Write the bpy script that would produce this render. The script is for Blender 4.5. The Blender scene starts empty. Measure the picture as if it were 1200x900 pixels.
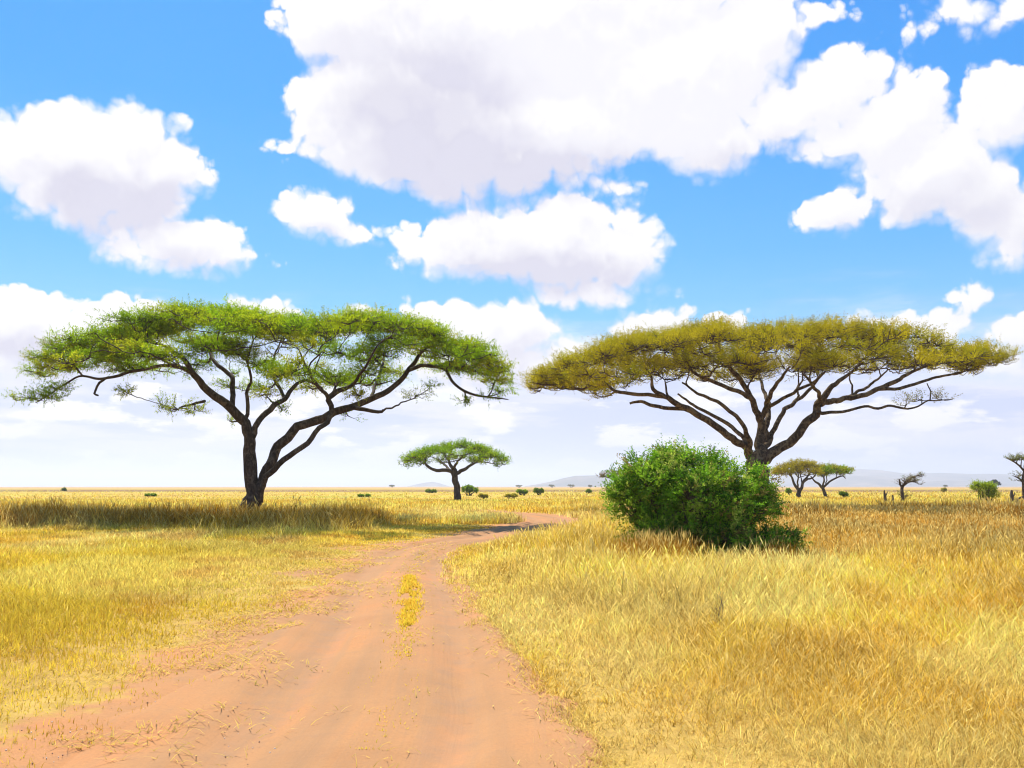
import bpy, math
import numpy as np
from mathutils import Vector

rng = np.random.default_rng(11)
PI = math.pi
scene = bpy.context.scene
COL = scene.collection

# ------------------------------------------------------------------ camera
H = 1.9                      # eye height above the track, metres
F = 1050.0                   # focal length in pixels of a 1200 x 900 frame
PITCH = math.atan(120.0 / F)
CAM = np.array([0.0, 0.0, H])
FWD = np.array([0, math.cos(PITCH), math.sin(PITCH)])
UPV = np.array([0, -math.sin(PITCH), math.cos(PITCH)])

cam_data = bpy.data.cameras.new("camera")
cam_data.sensor_width = 36.0
cam_data.lens = 36.0 * F / 1200.0
cam_data.clip_start = 0.1
cam_data.clip_end = 40000
cam = bpy.data.objects.new("camera", cam_data)
cam.location = CAM
cam.rotation_euler = (PI / 2 + PITCH, 0, 0)
COL.objects.link(cam)
scene.camera = cam


def ray(px, py):
    px = np.asarray(px, float); py = np.asarray(py, float)
    a = (px - 600) / F; b = (450 - py) / F
    return np.stack([a, FWD[1] + b * UPV[1], FWD[2] + b * UPV[2]], -1)


def at(px, py, Y):
    """the point seen at (px, py) that lies at depth Y"""
    d = ray(px, py)
    return CAM + d * (np.asarray(Y, float) / d[..., 1])[..., None]


def gp(px, py):
    d = ray(px, py)
    return CAM + d * (-H / d[..., 2])[..., None]


def proj(P):
    P = np.asarray(P, float) - CAM
    w = P @ FWD
    return 600 + F * P[..., 0] / w, 450 - F * (P @ UPV) / w


# ------------------------------------------------------------------ noise
def _hash(ix, iy, seed):
    h = (ix.astype(np.int64) * 374761393 + iy.astype(np.int64) * 668265263 + seed * 974634777) & 0xFFFFFFFF
    h = ((h ^ (h >> 13)) * 1274126177) & 0xFFFFFFFF
    h = h ^ (h >> 16)
    return (h & 0xFFFFFF) / float(0xFFFFFF)


def vnoise(x, y, seed=0):
    ix = np.floor(x); iy = np.floor(y)
    fx = x - ix; fy = y - iy
    fx = fx * fx * (3 - 2 * fx); fy = fy * fy * (3 - 2 * fy)
    ix = ix.astype(np.int64); iy = iy.astype(np.int64)
    a = _hash(ix, iy, seed); b = _hash(ix + 1, iy, seed)
    c = _hash(ix, iy + 1, seed); d = _hash(ix + 1, iy + 1, seed)
    return (a * (1 - fx) + b * fx) * (1 - fy) + (c * (1 - fx) + d * fx) * fy


def fbm(x, y, seed=0, octv=4):
    s = 0; amp = 0.5; t = 0
    for o in range(octv):
        s = s + amp * vnoise(x * 2 ** o + 17.3 * o, y * 2 ** o - 9.1 * o, seed + o)
        t += amp; amp *= 0.5
    return s / t


def sstep(a, b, x):
    t = np.clip((x - a) / (b - a), 0, 1)
    return t * t * (3 - 2 * t)


# ------------------------------------------------------------------ mesh helpers
def mesh_np(name, V, quads=None, tris=None, col=None, mat=None, parent=None, smooth=False, attrs=None):
    V = np.asarray(V, np.float32)
    me = bpy.data.meshes.new(name)
    me.vertices.add(len(V))
    me.vertices.foreach_set("co", V.ravel())
    loops = []; starts = []; n = 0; npoly = 0
    for arr, k in ((quads, 4), (tris, 3)):
        if arr is not None and len(arr):
            arr = np.asarray(arr, np.int32)
            loops.append(arr.ravel()); starts.append(n + np.arange(len(arr)) * k)
            n += arr.size; npoly += len(arr)
    loops = np.concatenate(loops).astype(np.int32); starts = np.concatenate(starts).astype(np.int32)
    me.loops.add(n); me.polygons.add(npoly)
    me.loops.foreach_set("vertex_index", loops)
    me.polygons.foreach_set("loop_start", starts)
    if smooth:
        me.polygons.foreach_set("use_smooth", np.ones(npoly, bool))
    me.update(calc_edges=True)
    if col is not None:
        c = np.ones((len(V), 4), np.float32); c[:, :3] = col
        a = me.attributes.new("tint", "FLOAT_COLOR", "POINT")
        a.data.foreach_set("color", c.ravel())
    for k, v in (attrs or {}).items():
        a = me.attributes.new(k, "FLOAT", "POINT")
        a.data.foreach_set("value", np.asarray(v, np.float32).ravel())
    if mat:
        me.materials.append(mat)
    o = bpy.data.objects.new(name, me)
    COL.objects.link(o)
    if parent is not None:
        o.parent = parent
        o.matrix_parent_inverse = parent_inverse(parent)
    return o


def parent_inverse(p):
    from mathutils import Matrix
    return Matrix.Translation(-Vector(p.location))


def thing(name, label, cat, loc, group=None):
    o = bpy.data.objects.new(name, None)
    o.empty_display_size = 0.3
    o.location = [float(v) for v in loc]
    COL.objects.link(o)
    o["label"] = label; o["category"] = cat
    if group: o["group"] = group
    return o


class Tubes:
    def __init__(self):
        self.V = []; self.Q = []; self.n = 0

    def add(self, P, R, sides=6, cap=True, bump=0.0):
        P = np.asarray(P, float); R = np.asarray(R, float)
        n = len(P)
        T = np.gradient(P, axis=0)
        T /= np.linalg.norm(T, axis=1)[:, None] + 1e-9
        ref = np.array([0.31, 0.91, 0.27])
        if abs(T[0] @ ref) > .95: ref = np.array([1., 0, 0])
        U = np.cross(T, ref); U /= np.linalg.norm(U, axis=1)[:, None] + 1e-9
        W = np.cross(T, U)
        a = np.arange(sides) / sides * 2 * PI
        rr = R[:, None] * np.ones(sides)
        if bump:
            rr = rr * (1 + bump * (np.sin(a * 3 + 1.3)[None] * .5 + np.sin(a * 5 + np.arange(n)[:, None] * .35) * .35
                                   + rng.normal(0, .25, (n, sides))))
        ring = P[:, None] + rr[..., None] * (np.cos(a)[None, :, None] * U[:, None] + np.sin(a)[None, :, None] * W[:, None])
        self.V.append(ring.reshape(-1, 3))
        i = np.arange(n - 1)[:, None] * sides; j = np.arange(sides)[None]; j2 = (j + 1) % sides
        q = np.stack([i + j, i + j2, i + sides + j2, i + sides + j], -1).reshape(-1, 4) + self.n
        self.Q.append(q); self.n += n * sides

    def build(self, name, mat, parent=None):
        return mesh_np(name, np.concatenate(self.V), quads=np.concatenate(self.Q), mat=mat, parent=parent, smooth=True)


def catmull(P, m):
    P = np.asarray(P, float)
    if len(P) < 3:
        t = np.linspace(0, 1, m)[:, None]
        return P[0] * (1 - t) + P[-1] * t
    Q = np.vstack([2 * P[0] - P[1], P, 2 * P[-1] - P[-2]])
    seg = len(P) - 1
    t = np.linspace(0, seg - 1e-6, m)
    i = t.astype(int); f = (t - i)[:, None]
    p0, p1, p2, p3 = Q[i], Q[i + 1], Q[i + 2], Q[i + 3]
    return .5 * (2 * p1 + (p2 - p0) * f + (2 * p0 - 5 * p1 + 4 * p2 - p3) * f ** 2 + (3 * p1 - p0 - 3 * p2 + p3) * f ** 3)


# ------------------------------------------------------------------ materials
def newmat(name):
    m = bpy.data.materials.new(name); m.use_nodes = True
    nt = m.node_tree; nt.nodes.clear()
    out = nt.nodes.new("ShaderNodeOutputMaterial")
    return m, nt, out


def N(nt, typ, **kw):
    n = nt.nodes.new(typ)
    for k, v in kw.items(): setattr(n, k, v)
    return n


def setin(n, **kw):
    for k, v in kw.items(): n.inputs[k].default_value = v


def ramp(nt, fac, stops):
    r = nt.nodes.new("ShaderNodeValToRGB")
    el = r.color_ramp.elements
    while len(el) < len(stops): el.new(0.5)
    for e, (p, c) in zip(el, stops):
        e.position = p; e.color = (*c, 1) if len(c) == 3 else c
    nt.links.new(fac, r.inputs[0])
    return r.outputs[0]


def noise(nt, vec, scale, detail=4, rough=.55, dist=0.0):
    n = nt.nodes.new("ShaderNodeTexNoise")
    n.inputs["Scale"].default_value = scale; n.inputs["Detail"].default_value = detail
    n.inputs["Roughness"].default_value = rough; n.inputs["Distortion"].default_value = dist
    if vec is not None: nt.links.new(vec, n.inputs["Vector"])
    return n.outputs["Fac"]


def math_n(nt, op, a, b=None, c=None, clamp=False):
    n = nt.nodes.new("ShaderNodeMath"); n.operation = op; n.use_clamp = clamp
    for i, v in enumerate((a, b, c)):
        if v is None: continue
        if isinstance(v, (int, float)): n.inputs[i].default_value = v
        else: nt.links.new(v, n.inputs[i])
    return n.outputs[0]


def mixc(nt, fac, a, b, blend="MIX"):
    n = nt.nodes.new("ShaderNodeMix"); n.data_type = "RGBA"; n.blend_type = blend
    for key, v in ((0, fac), (6, a), (7, b)):
        if isinstance(v, (int, float)): n.inputs[key].default_value = v
        elif isinstance(v, tuple): n.inputs[key].default_value = (*v, 1) if len(v) == 3 else v
        else: nt.links.new(v, n.inputs[key])
    return n.outputs[2]


def leafy(name, trans=.35, gloss=.0, gain=(1, 1, 1)):
    """thin blades and leaves: own colour from the mesh, some light comes through"""
    m, nt, out = newmat(name)
    at_ = N(nt, "ShaderNodeAttribute", attribute_name="tint")
    c = mixc(nt, 1.0, at_.outputs["Color"], gain, "MULTIPLY")
    d = N(nt, "ShaderNodeBsdfDiffuse"); t = N(nt, "ShaderNodeBsdfTranslucent")
    nt.links.new(c, d.inputs[0]); nt.links.new(c, t.inputs[0])
    mx = N(nt, "ShaderNodeMixShader"); mx.inputs[0].default_value = trans
    nt.links.new(d.outputs[0], mx.inputs[1]); nt.links.new(t.outputs[0], mx.inputs[2])
    last = mx.outputs[0]
    if gloss:
        g = N(nt, "ShaderNodeBsdfGlossy"); g.inputs["Roughness"].default_value = .45
        g.inputs["Color"].default_value = (1, 1, 1, 1)
        m2 = N(nt, "ShaderNodeMixShader"); m2.inputs[0].default_value = gloss
        nt.links.new(last, m2.inputs[1]); nt.links.new(g.outputs[0], m2.inputs[2]); last = m2.outputs[0]
    nt.links.new(last, out.inputs[0])
    return m


def bark(name, dark, mid, light, scale=3.0, patch=.55):
    m, nt, out = newmat(name)
    tc = N(nt, "ShaderNodeTexCoord")
    mp = N(nt, "ShaderNodeMapping"); mp.inputs["Scale"].default_value = (1, 1, .35)
    nt.links.new(tc.outputs["Object"], mp.inputs[0])
    f1 = noise(nt, mp.outputs[0], scale * 2.2, 6, .65, .6)
    f2 = noise(nt, tc.outputs["Object"], scale * .8, 3, .6, .3)
    c = ramp(nt, f1, [(.32, dark), (.55, mid), (.75, light)])
    lich = ramp(nt, f2, [(patch, (0, 0, 0)), (patch + .1, (1, 1, 1))])
    c = mixc(nt, math_n(nt, "MULTIPLY", lich, .55), c, light)
    p = N(nt, "ShaderNodeBsdfPrincipled"); p.inputs["Roughness"].default_value = .9
    p.inputs["Specular IOR Level"].default_value = .2
    nt.links.new(c, p.inputs["Base Color"])
    b = N(nt, "ShaderNodeBump"); b.inputs["Strength"].default_value = .9; b.inputs["Distance"].default_value = .06
    nt.links.new(f1, b.inputs["Height"]); nt.links.new(b.outputs[0], p.inputs["Normal"])
    nt.links.new(p.outputs[0], out.inputs[0])
    return m


M_LEAF = leafy("acacia_leaf", .48)
M_BUSH = leafy("bush_leaf", .48, .008)
M_GRASS = leafy("grass_blade", .42, .0)
M_BARK = bark("grey_brown_bark", (.03, .021, .014), (.085, .06, .042), (.20, .155, .11))
M_BARK2 = bark("mottled_tan_bark", (.028, .018, .011), (.10, .067, .038), (.30, .22, .12), 2.6, .5)
M_TWIG = bark("twig_bark", (.04, .026, .017), (.085, .057, .038), (.14, .10, .07), 2.0, .8)
M_DEAD = bark("dead_wood", (.05, .04, .032), (.12, .095, .075), (.22, .18, .15), 3.0)

# ------------------------------------------------------------------ track
LE = [(900, 62), (800, 232), (740, 325), (700, 374), (670, 405), (650, 437), (640, 470)]
RE = [(900, 705), (800, 642), (740, 590), (700, 557), (670, 536), (650, 540), (640, 566)]
ctr = [(-2.2, -14.), (-1.55, -4.0)]; wid = [1.95, 1.95]
for (y, l), (_, r) in zip(LE, RE):
    a = gp(l, y); b = gp(r, y)
    ctr.append(((a[0] + b[0]) / 2, (a[1] + b[1]) / 2)); wid.append(min(1.95, max(1.25, (b[0] - a[0]) / 2)))
for (px, y, w) in [(584, 629.5, 1.6), (618, 621, 1.7), (644, 613, 1.7), (640, 607, 1.6), (608, 603, 1.5), (560, 600, 1.5),
                   (505, 597.5, 1.4), (400, 596, 1.4)]:
    g = gp(px, y); ctr.append((g[0], g[1])); wid.append(w)
ctr = np.array(ctr); wid = np.array(wid)
CL = catmull(np.column_stack([ctr, np.zeros(len(ctr))]), 500)[:, :2]
CW = np.interp(np.linspace(0, len(wid) - 1, 500), np.arange(len(wid)), wid)
CT = np.gradient(CL, axis=0); CT /= np.linalg.norm(CT, axis=1)[:, None]
CS = np.concatenate([[0], np.cumsum(np.linalg.norm(np.diff(CL, axis=0), axis=1))])
CN = np.stack([CT[:, 1], -CT[:, 0]], 1)      # points right of travel


def road_coords(x, y):
    """signed distance right of the centre line, half width there, index along it"""
    x = np.asarray(x, float); y = np.asarray(y, float)
    sh = x.shape; x = x.ravel(); y = y.ravel()
    d = np.empty(len(x)); w = np.empty(len(x)); k = np.empty(len(x), int)
    for i in range(0, len(x), 40000):
        sl = slice(i, i + 40000)
        dx = x[sl, None] - CL[None, ::2, 0]; dy = y[sl, None] - CL[None, ::2, 1]
        j = np.argmin(dx * dx + dy * dy, 1) * 2
        ex = x[sl] - CL[j, 0]; ey = y[sl] - CL[j, 1]
        s = ex * CN[j, 0] + ey * CN[j, 1]
        dist = np.sqrt(ex * ex + ey * ey)
        d[sl] = np.where(s >= 0, 1, -1) * dist; w[sl] = CW[j]; k[sl] = j
    return d.reshape(sh), w.reshape(sh), k.reshape(sh)


def ground_z(x, y):
    near = np.exp(-((y / 90.0) ** 2))
    z = (fbm(x * .09, y * .09, 3, 3) - .5) * .22 * near + (fbm(x * .6, y * .6, 9, 3) - .5) * .06 * near
    return z


# --- ground sheet
def axis(n, lo, span):
    t = np.linspace(-1, 1, n)
    return np.sinh(t * lo) / np.sinh(lo) * span


gx = axis(330, 8.2, 12500)
gy = np.concatenate([np.linspace(-11000, -60, 14), np.linspace(-40, 3, 16), 3 + np.geomspace(.28, 12400, 330)])
# finer steps close by
gx = np.unique(np.concatenate([gx, np.arange(-14, 10, .3)])); gy = np.unique(np.concatenate([gy, np.arange(0, 40, .3)]))
X, Y = np.meshgrid(gx, gy)
near = (np.abs(X) < 60) & (Y > -20) & (Y < 110)
D = np.full(X.shape, 99.0); W = np.full(X.shape, 1.5)
d_, w_, _ = road_coords(X[near], Y[near]); D[near] = d_; W[near] = w_
Z = ground_z(X, Y)
RZ = Z.copy()
inside = np.clip((W + .15 - np.abs(D)) / .5, 0, 1)
Z = Z - inside * .10
e = np.abs(D) - W
nz = fbm(X * .5, Y * .5, 21, 4)
bare = np.where(D < 0, 1 - sstep(-.1, 1.9, e + (nz - .5) * 2.6), 1 - sstep(-.45, .25, e + (nz - .5) * .7))
bare = np.where(Y > 42, 1 - sstep(0, 2.5, e + (nz - .5) * 4), bare)
V = np.stack([X, Y, Z], -1).reshape(-1, 3)
ny, nx = X.shape
ii = (np.arange(ny - 1)[:, None] * nx + np.arange(nx - 1)[None]).ravel()
Qd = np.stack([ii, ii + 1, ii + nx + 1, ii + nx], 1)


def dirt_color(nt, vec):
    a = noise(nt, vec, .35, 5, .6)
    b = noise(nt, vec, 3.2, 6, .65)
    g = noise(nt, vec, 40, 3, .7)
    c = ramp(nt, a, [(.30, (.375, .185, .077)), (.48, (.44, .222, .09)), (.66, (.485, .216, .082))])
    c = mixc(nt, ramp(nt, b, [(.56, (0, 0, 0)), (.72, (.55, .55, .55))]), c, (.33, .185, .098))
    c = mixc(nt, ramp(nt, g, [(.3, (.35, .35, .35)), (.55, (0, 0, 0))]), c, (.30, .15, .075))
    c = mixc(nt, ramp(nt, g, [(.66, (0, 0, 0)), (.8, (.5, .5, .5))]), c, (.60, .37, .21))
    return c, b, g


m_ground, nt, out = newmat("savanna_soil")
tc = N(nt, "ShaderNodeTexCoord")
obj = tc.outputs["Object"]
dc, db, dg = dirt_color(nt, obj)
sep = N(nt, "ShaderNodeSeparateXYZ"); nt.links.new(obj, sep.inputs[0])
# straw coloured thatch with greener and browner patches
s1 = noise(nt, obj, .16, 5, .6); s2 = noise(nt, obj, 2.5, 5, .7)
straw = ramp(nt, s1, [(.30, (.38, .22, .05)), (.48, (.50, .32, .075)), (.62, (.50, .34, .08)), (.74, (.38, .32, .06))])
straw = mixc(nt, ramp(nt, s2, [(.35, (.55, .55, .55)), (.6, (0, 0, 0))]), straw, (.27, .155, .035))
# far plain: bands of burnt, green and pale grass lying across the view
mp = N(nt, "ShaderNodeMapping"); mp.inputs["Scale"].default_value = (.0016, .010, 1)
nt.links.new(obj, mp.inputs[0])
f1 = noise(nt, mp.outputs[0], 1.0, 5, .6)
mp2 = N(nt, "ShaderNodeMapping"); mp2.inputs["Scale"].default_value = (.02, .045, 1); mp2.inputs["Location"].default_value = (3, 7, 0)
nt.links.new(obj, mp2.inputs[0])
f2 = noise(nt, mp2.outputs[0], 1.0, 4, .6)
farc = ramp(nt, f2, [(.32, (.38, .22, .04)), (.47, (.52, .34, .06)), (.58, (.48, .38, .05)), (.70, (.31, .30, .04))])
dist = math_n(nt, "ADD", sep.outputs["Y"], math_n(nt, "MULTIPLY", math_n(nt, "SUBTRACT", f1, .5), 260))
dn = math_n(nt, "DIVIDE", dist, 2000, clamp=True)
burnt = ramp(nt, dn, [(.145, (0, 0, 0)), (.17, (1, 1, 1)), (.245, (1, 1, 1)), (.285, (0, 0, 0))])
farc = mixc(nt, math_n(nt, "MULTIPLY", burnt, math_n(nt, "MULTIPLY", ramp(nt, f1, [(.30, (.2, .2, .2)), (.46, (1, 1, 1))]), .85)), farc, (.20, .105, .045))
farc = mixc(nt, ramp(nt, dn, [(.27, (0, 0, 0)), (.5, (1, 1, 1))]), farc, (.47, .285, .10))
fm = N(nt, "ShaderNodeMapRange"); fm.inputs[1].default_value = 70; fm.inputs[2].default_value = 160
nt.links.new(sep.outputs["Y"], fm.inputs[0])
grassc = mixc(nt, fm.outputs[0], straw, farc)
ba = N(nt, "ShaderNodeAttribute", attribute_name="bare")
bf = math_n(nt, "ADD", ba.outputs["Fac"], math_n(nt, "MULTIPLY", math_n(nt, "SUBTRACT", db, .5), .9), clamp=True)
bf = ramp(nt, bf, [(.35, (0, 0, 0)), (.6, (1, 1, 1))])
cc = mixc(nt, bf, grassc, dc)
p = N(nt, "ShaderNodeBsdfPrincipled"); p.inputs["Roughness"].default_value = .95; p.inputs["Specular IOR Level"].default_value = .1
nt.links.new(cc, p.inputs["Base Color"])
bp = N(nt, "ShaderNodeBump"); bp.inputs["Strength"].default_value = .5; bp.inputs["Distance"].default_value = .03
nt.links.new(math_n(nt, "ADD", db, math_n(nt, "MULTIPLY", dg, .25)), bp.inputs["Height"]); nt.links.new(bp.outputs[0], p.inputs["Normal"])
nt.links.new(p.outputs[0], out.inputs[0])
ground = mesh_np("ground", V, quads=Qd, mat=m_ground, smooth=True, attrs={"bare": bare.ravel()})
ground["kind"] = "structure"

# --- dirt track with two wheel ruts and a low middle ridge
m_road, nt, out = newmat("red_dirt")
tc = N(nt, "ShaderNodeTexCoord")
dc, db, dg = dirt_color(nt, tc.outputs["Object"])
ua = N(nt, "ShaderNodeAttribute", attribute_name="along"); va = N(nt, "ShaderNodeAttribute", attribute_name="across")
cb = N(nt, "ShaderNodeCombineXYZ"); nt.links.new(ua.outputs["Fac"], cb.inputs[0]); nt.links.new(va.outputs["Fac"], cb.inputs[1])
mp = N(nt, "ShaderNodeMapping"); mp.inputs["Scale"].default_value = (.16, 7.5, 1); nt.links.new(cb.outputs[0], mp.inputs[0])
st = noise(nt, mp.outputs[0], 1.0, 5, .6, .25)
mp = N(nt, "ShaderNodeMapping"); mp.inputs["Scale"].default_value = (.14, 2.0, 1); nt.links.new(cb.outputs[0], mp.inputs[0])
st2 = noise(nt, mp.outputs[0], 1.0, 3, .5, .4)
dc = mixc(nt, ramp(nt, st, [(.50, (0, 0, 0)), (.70, (.5, .5, .5))]), dc, (.36, .205, .10))
dc = mixc(nt, ramp(nt, st2, [(.52, (0, 0, 0)), (.70, (.75, .75, .75))]), dc, (.33, .185, .09))
dc = mixc(nt, ramp(nt, st2, [(.28, (.5, .5, .5)), (.44, (0, 0, 0))]), dc, (.52, .225, .10))
# packed browner soil where the wheels run
va_abs = math_n(nt, "ABSOLUTE", math_n(nt, "SUBTRACT", math_n(nt, "ABSOLUTE", va.outputs["Fac"]), .80))
wheel = N(nt, "ShaderNodeMapRange"); wheel.interpolation_type = "SMOOTHSTEP"; wheel.inputs[1].default_value = .34; wheel.inputs[2].default_value = .05
nt.links.new(math_n(nt, "ADD", va_abs, math_n(nt, "MULTIPLY", math_n(nt, "SUBTRACT", st2, .5), .5)), wheel.inputs[0])
dc = mixc(nt, math_n(nt, "MULTIPLY", wheel.outputs[0], ramp(nt, db, [(.36, (.12, .12, .12)), (.62, (.62, .62, .62))])), dc, (.35, .20, .105))
p = N(nt, "ShaderNodeBsdfPrincipled"); p.inputs["Roughness"].default_value = .95; p.inputs["Specular IOR Level"].default_value = .1
nt.links.new(dc, p.inputs["Base Color"])
bp = N(nt, "ShaderNodeBump"); bp.inputs["Strength"].default_value = .45; bp.inputs["Distance"].default_value = .02
nt.links.new(math_n(nt, "ADD", math_n(nt, "ADD", db, st), math_n(nt, "MULTIPLY", dg, .3)), bp.inputs["Height"]); nt.links.new(bp.outputs[0], p.inputs["Normal"])
nt.links.new(p.outputs[0], out.inputs[0])

NA = 56
seg = np.linspace(0, CS[-1], 620)
cx = np.interp(seg, CS, CL[:, 0]); cy = np.interp(seg, CS, CL[:, 1])
nxv = np.interp(seg, CS, CN[:, 0]); nyv = np.interp(seg, CS, CN[:, 1]); hw = np.interp(seg, CS, CW)
tt = np.linspace(-1, 1, NA)
off = tt[None] * (hw[:, None] + .5)
RX = cx[:, None] + off * nxv[:, None]; RY = cy[:, None] + off * nyv[:, None]


def road_z(x, y, off, hwv, s):
    wob = (vnoise(s * .12, s * 0 + 3, 5) - .5) * .35
    rut = -.065 * (np.exp(-((off + .80 - wob) / .24) ** 2) + np.exp(-((off - .80 - wob) / .24) ** 2))
    rut += .025 * np.exp(-((off - wob) / .3) ** 2)
    rut += .02 * np.exp(-((np.abs(off) - 1.3) / .2) ** 2)
    rough = (fbm(off * 2.2 + 50, s * .5, 31, 4) - .5) * .05 + (fbm(off * 6, s * 2.2, 37, 3) - .5) * .022
    edge = -.16 * sstep(-.12, .5, np.abs(off) - hwv + (fbm(x * .8, y * .8, 77, 3) - .5) * .7)
    return ground_z(x, y) + .012 + rut + rough + edge


RZZ = road_z(RX, RY, off, hw[:, None], seg[:, None] + 0 * off)
ii = (np.arange(len(seg) - 1)[:, None] * NA + np.arange(NA - 1)[None]).ravel()
road = mesh_np("road", np.stack([RX, RY, RZZ], -1).reshape(-1, 3), quads=np.stack([ii, ii + 1, ii + NA + 1, ii + NA], 1),
               mat=m_road, smooth=True, attrs={"along": (seg[:, None] + 0 * off).ravel(), "across": off.ravel()})
road["kind"] = "structure"

# ------------------------------------------------------------------ grass
C_GOLD = np.array([.93, .64, .085]); C_PALE = np.array([.94, .76, .25]); C_BROWN = np.array([.46, .225, .022])
C_GREEN = np.array([.68, .59, .05]); C_ORANGE = np.array([.68, .345, .035]); C_YEL = np.array([.93, .64, .075])


class Blades:
    def __init__(self):
        self.V = []; self.Q = []; self.T = []; self.C = []; self.n = 0

    def add(self, P, h, w, lean, col, psi=None, head=None):
        n = len(P)
        if n == 0: return
        phi = rng.uniform(0, 2 * PI, n)
        if psi is None: psi = rng.uniform(0, 2 * PI, n)
        s = np.stack([np.cos(phi), np.sin(phi), np.zeros(n)], 1) * (w / 2)[:, None]
        l = np.stack([np.cos(psi), np.sin(psi), np.zeros(n)], 1) * (h * lean)[:, None]
        up = np.zeros((n, 3)); up[:, 2] = h * np.sqrt(np.clip(1 - np.minimum(lean, .95) ** 2, .08, 1))
        mid = P + up * .58 + l * .32
        tip = P + up + l
        V = np.stack([P - s, P + s, mid - s * .85, mid + s * .85, tip], 1)
        i = np.arange(n) * 5 + self.n
        self.V.append(V.reshape(-1, 3)); self.n += 5 * n
        self.Q.append(np.stack([i, i + 1, i + 3, i + 2], 1)); self.T.append(np.stack([i + 2, i + 3, i + 4], 1))
        self.C.append(np.repeat(col, 5, 0))
        if head is not None and head.any():
            k = head; m = int(k.sum())
            a = mid[k] * .35 + tip[k] * .65; b = tip[k] + (tip[k] - mid[k]) * .30
            sw = s[k] * rng.uniform(.9, 1.9, m)[:, None]; c = a * .5 + b * .5
            V = np.stack([a, c - sw, b, c + sw], 1); i = np.arange(m) * 4 + self.n
            self.V.append(V.reshape(-1, 3)); self.n += 4 * m
            self.Q.append(np.stack([i, i + 1, i + 2, i + 3], 1))
            self.C.append(np.repeat(np.clip(col[k] * .5 + C_PALE * .55, 0, 1), 4, 0))

    def build(self, name, mat=None):
        o = mesh_np(name, np.concatenate(self.V), quads=np.concatenate(self.Q), tris=np.concatenate(self.T),
                    col=np.concatenate(self.C), mat=mat or M_GRASS)
        o["kind"] = "stuff"
        return o


def sample_y(n, a, b, expo):
    """depths with density ~ Y**expo per metre"""
    u = rng.random(n)
    if abs(expo + 1) < 1e-6: return a * (b / a) ** u
    e = expo + 1
    return (a ** e + u * (b ** e - a ** e)) ** (1 / e)


def frustum(n, a, b, expo, margin=3.0):
    y = sample_y(n, a, b, expo)
    x = rng.uniform(-1, 1, n) * (.62 * y + margin)
    return x, y


BUSH_C = at(815, 585, 25.0)


def tussock_mask(x, y):
    """tall brown bunch grass: a belt on the left before the first tree, patches on the right"""
    n = fbm(x * .16, y * .16, 41, 3)
    left = sstep(35.5, 38.5, y + (n - .5) * 7 - 2.5 * sstep(-11, -17, x)) * (1 - sstep(45, 49, y + (n - .5) * 6)) * (1 - sstep(-6.5, -4.6, x + (n - .5) * 4)) * sstep(.30, .44, n + .08)
    n2 = fbm(x * .10 + 30, y * .10, 47, 3)
    right = sstep(8, 13, x) * sstep(36, 46, y) * (1 - sstep(62, 74, y)) * sstep(.40, .55, n2) * .9
    return np.maximum(left, right)


def patch_col(x, y, side):
    a = fbm(x * .22, y * .16, 51, 4); b = fbm(x * .9, y * .7, 57, 3); c = fbm(x * .11, y * .08, 61, 3)
    col = np.repeat(C_GOLD[None], len(x), 0)

    def mix(col, k, c2): return col * (1 - k[:, None]) + c2 * k[:, None]
    col = mix(col, sstep(.45, .62, a) * .75, C_PALE)
    col = mix(col, sstep(.52, .40, a) * .0 + (1 - sstep(.34, .46, a)) * .35, C_ORANGE)
    col = mix(col, (1 - sstep(.32, .44, b)) * .45, C_BROWN)
    # browner orange sward far right beyond the bush
    org = sstep(3, 8, x) * sstep(19, 30, y + (c - .5) * 14) * (1 - sstep(55, 75, y))
    col = mix(col, org * .85, C_ORANGE * .78)
    col = mix(col, org * sstep(.50, .64, b) * .6, C_BROWN)
    # yellow bright edge along the track
    yel = (side > 0) * sstep(10, 14, y) * (1 - sstep(1.5, 6, x)) * (1 - sstep(44, 60, y))
    col = mix(col, yel * .45, C_YEL)
    # greener short sward on the left
    grn = (side < 0) * sstep(.46, .62, c * .6 + b * .4) * (1 - sstep(40, 48, y))
    col = mix(col, grn * .50, C_GREEN)
    pal = (side > 0) * sstep(.44, .58, fbm(x * .3 + 9, y * .22, 67, 3)) * (1 - sstep(14, 22, y))
    col = mix(col, pal * .6, C_PALE)
    far = sstep(60, 90, y)
    col = mix(col, far * sstep(.50, .62, a) * .6, C_GREEN * 1.05)
    return col


def field(n, a, b, expo, kind):
    """tufts first, then blades round each tuft"""
    per = 7
    m = n // per
    x, y = frustum(m, a, b, expo)
    sp = .035 + .0032 * y
    x = np.repeat(x, per) + rng.normal(0, 1, m * per) * np.repeat(sp, per)
    y = np.repeat(y, per) + rng.normal(0, 1, m * per) * np.repeat(sp, per)
    tuft = np.repeat(np.arange(m), per)
    return x, y, tuft


grass = {"short": Blades(), "tall": Blades(), "tussock": Blades(), "far": Blades()}


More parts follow.
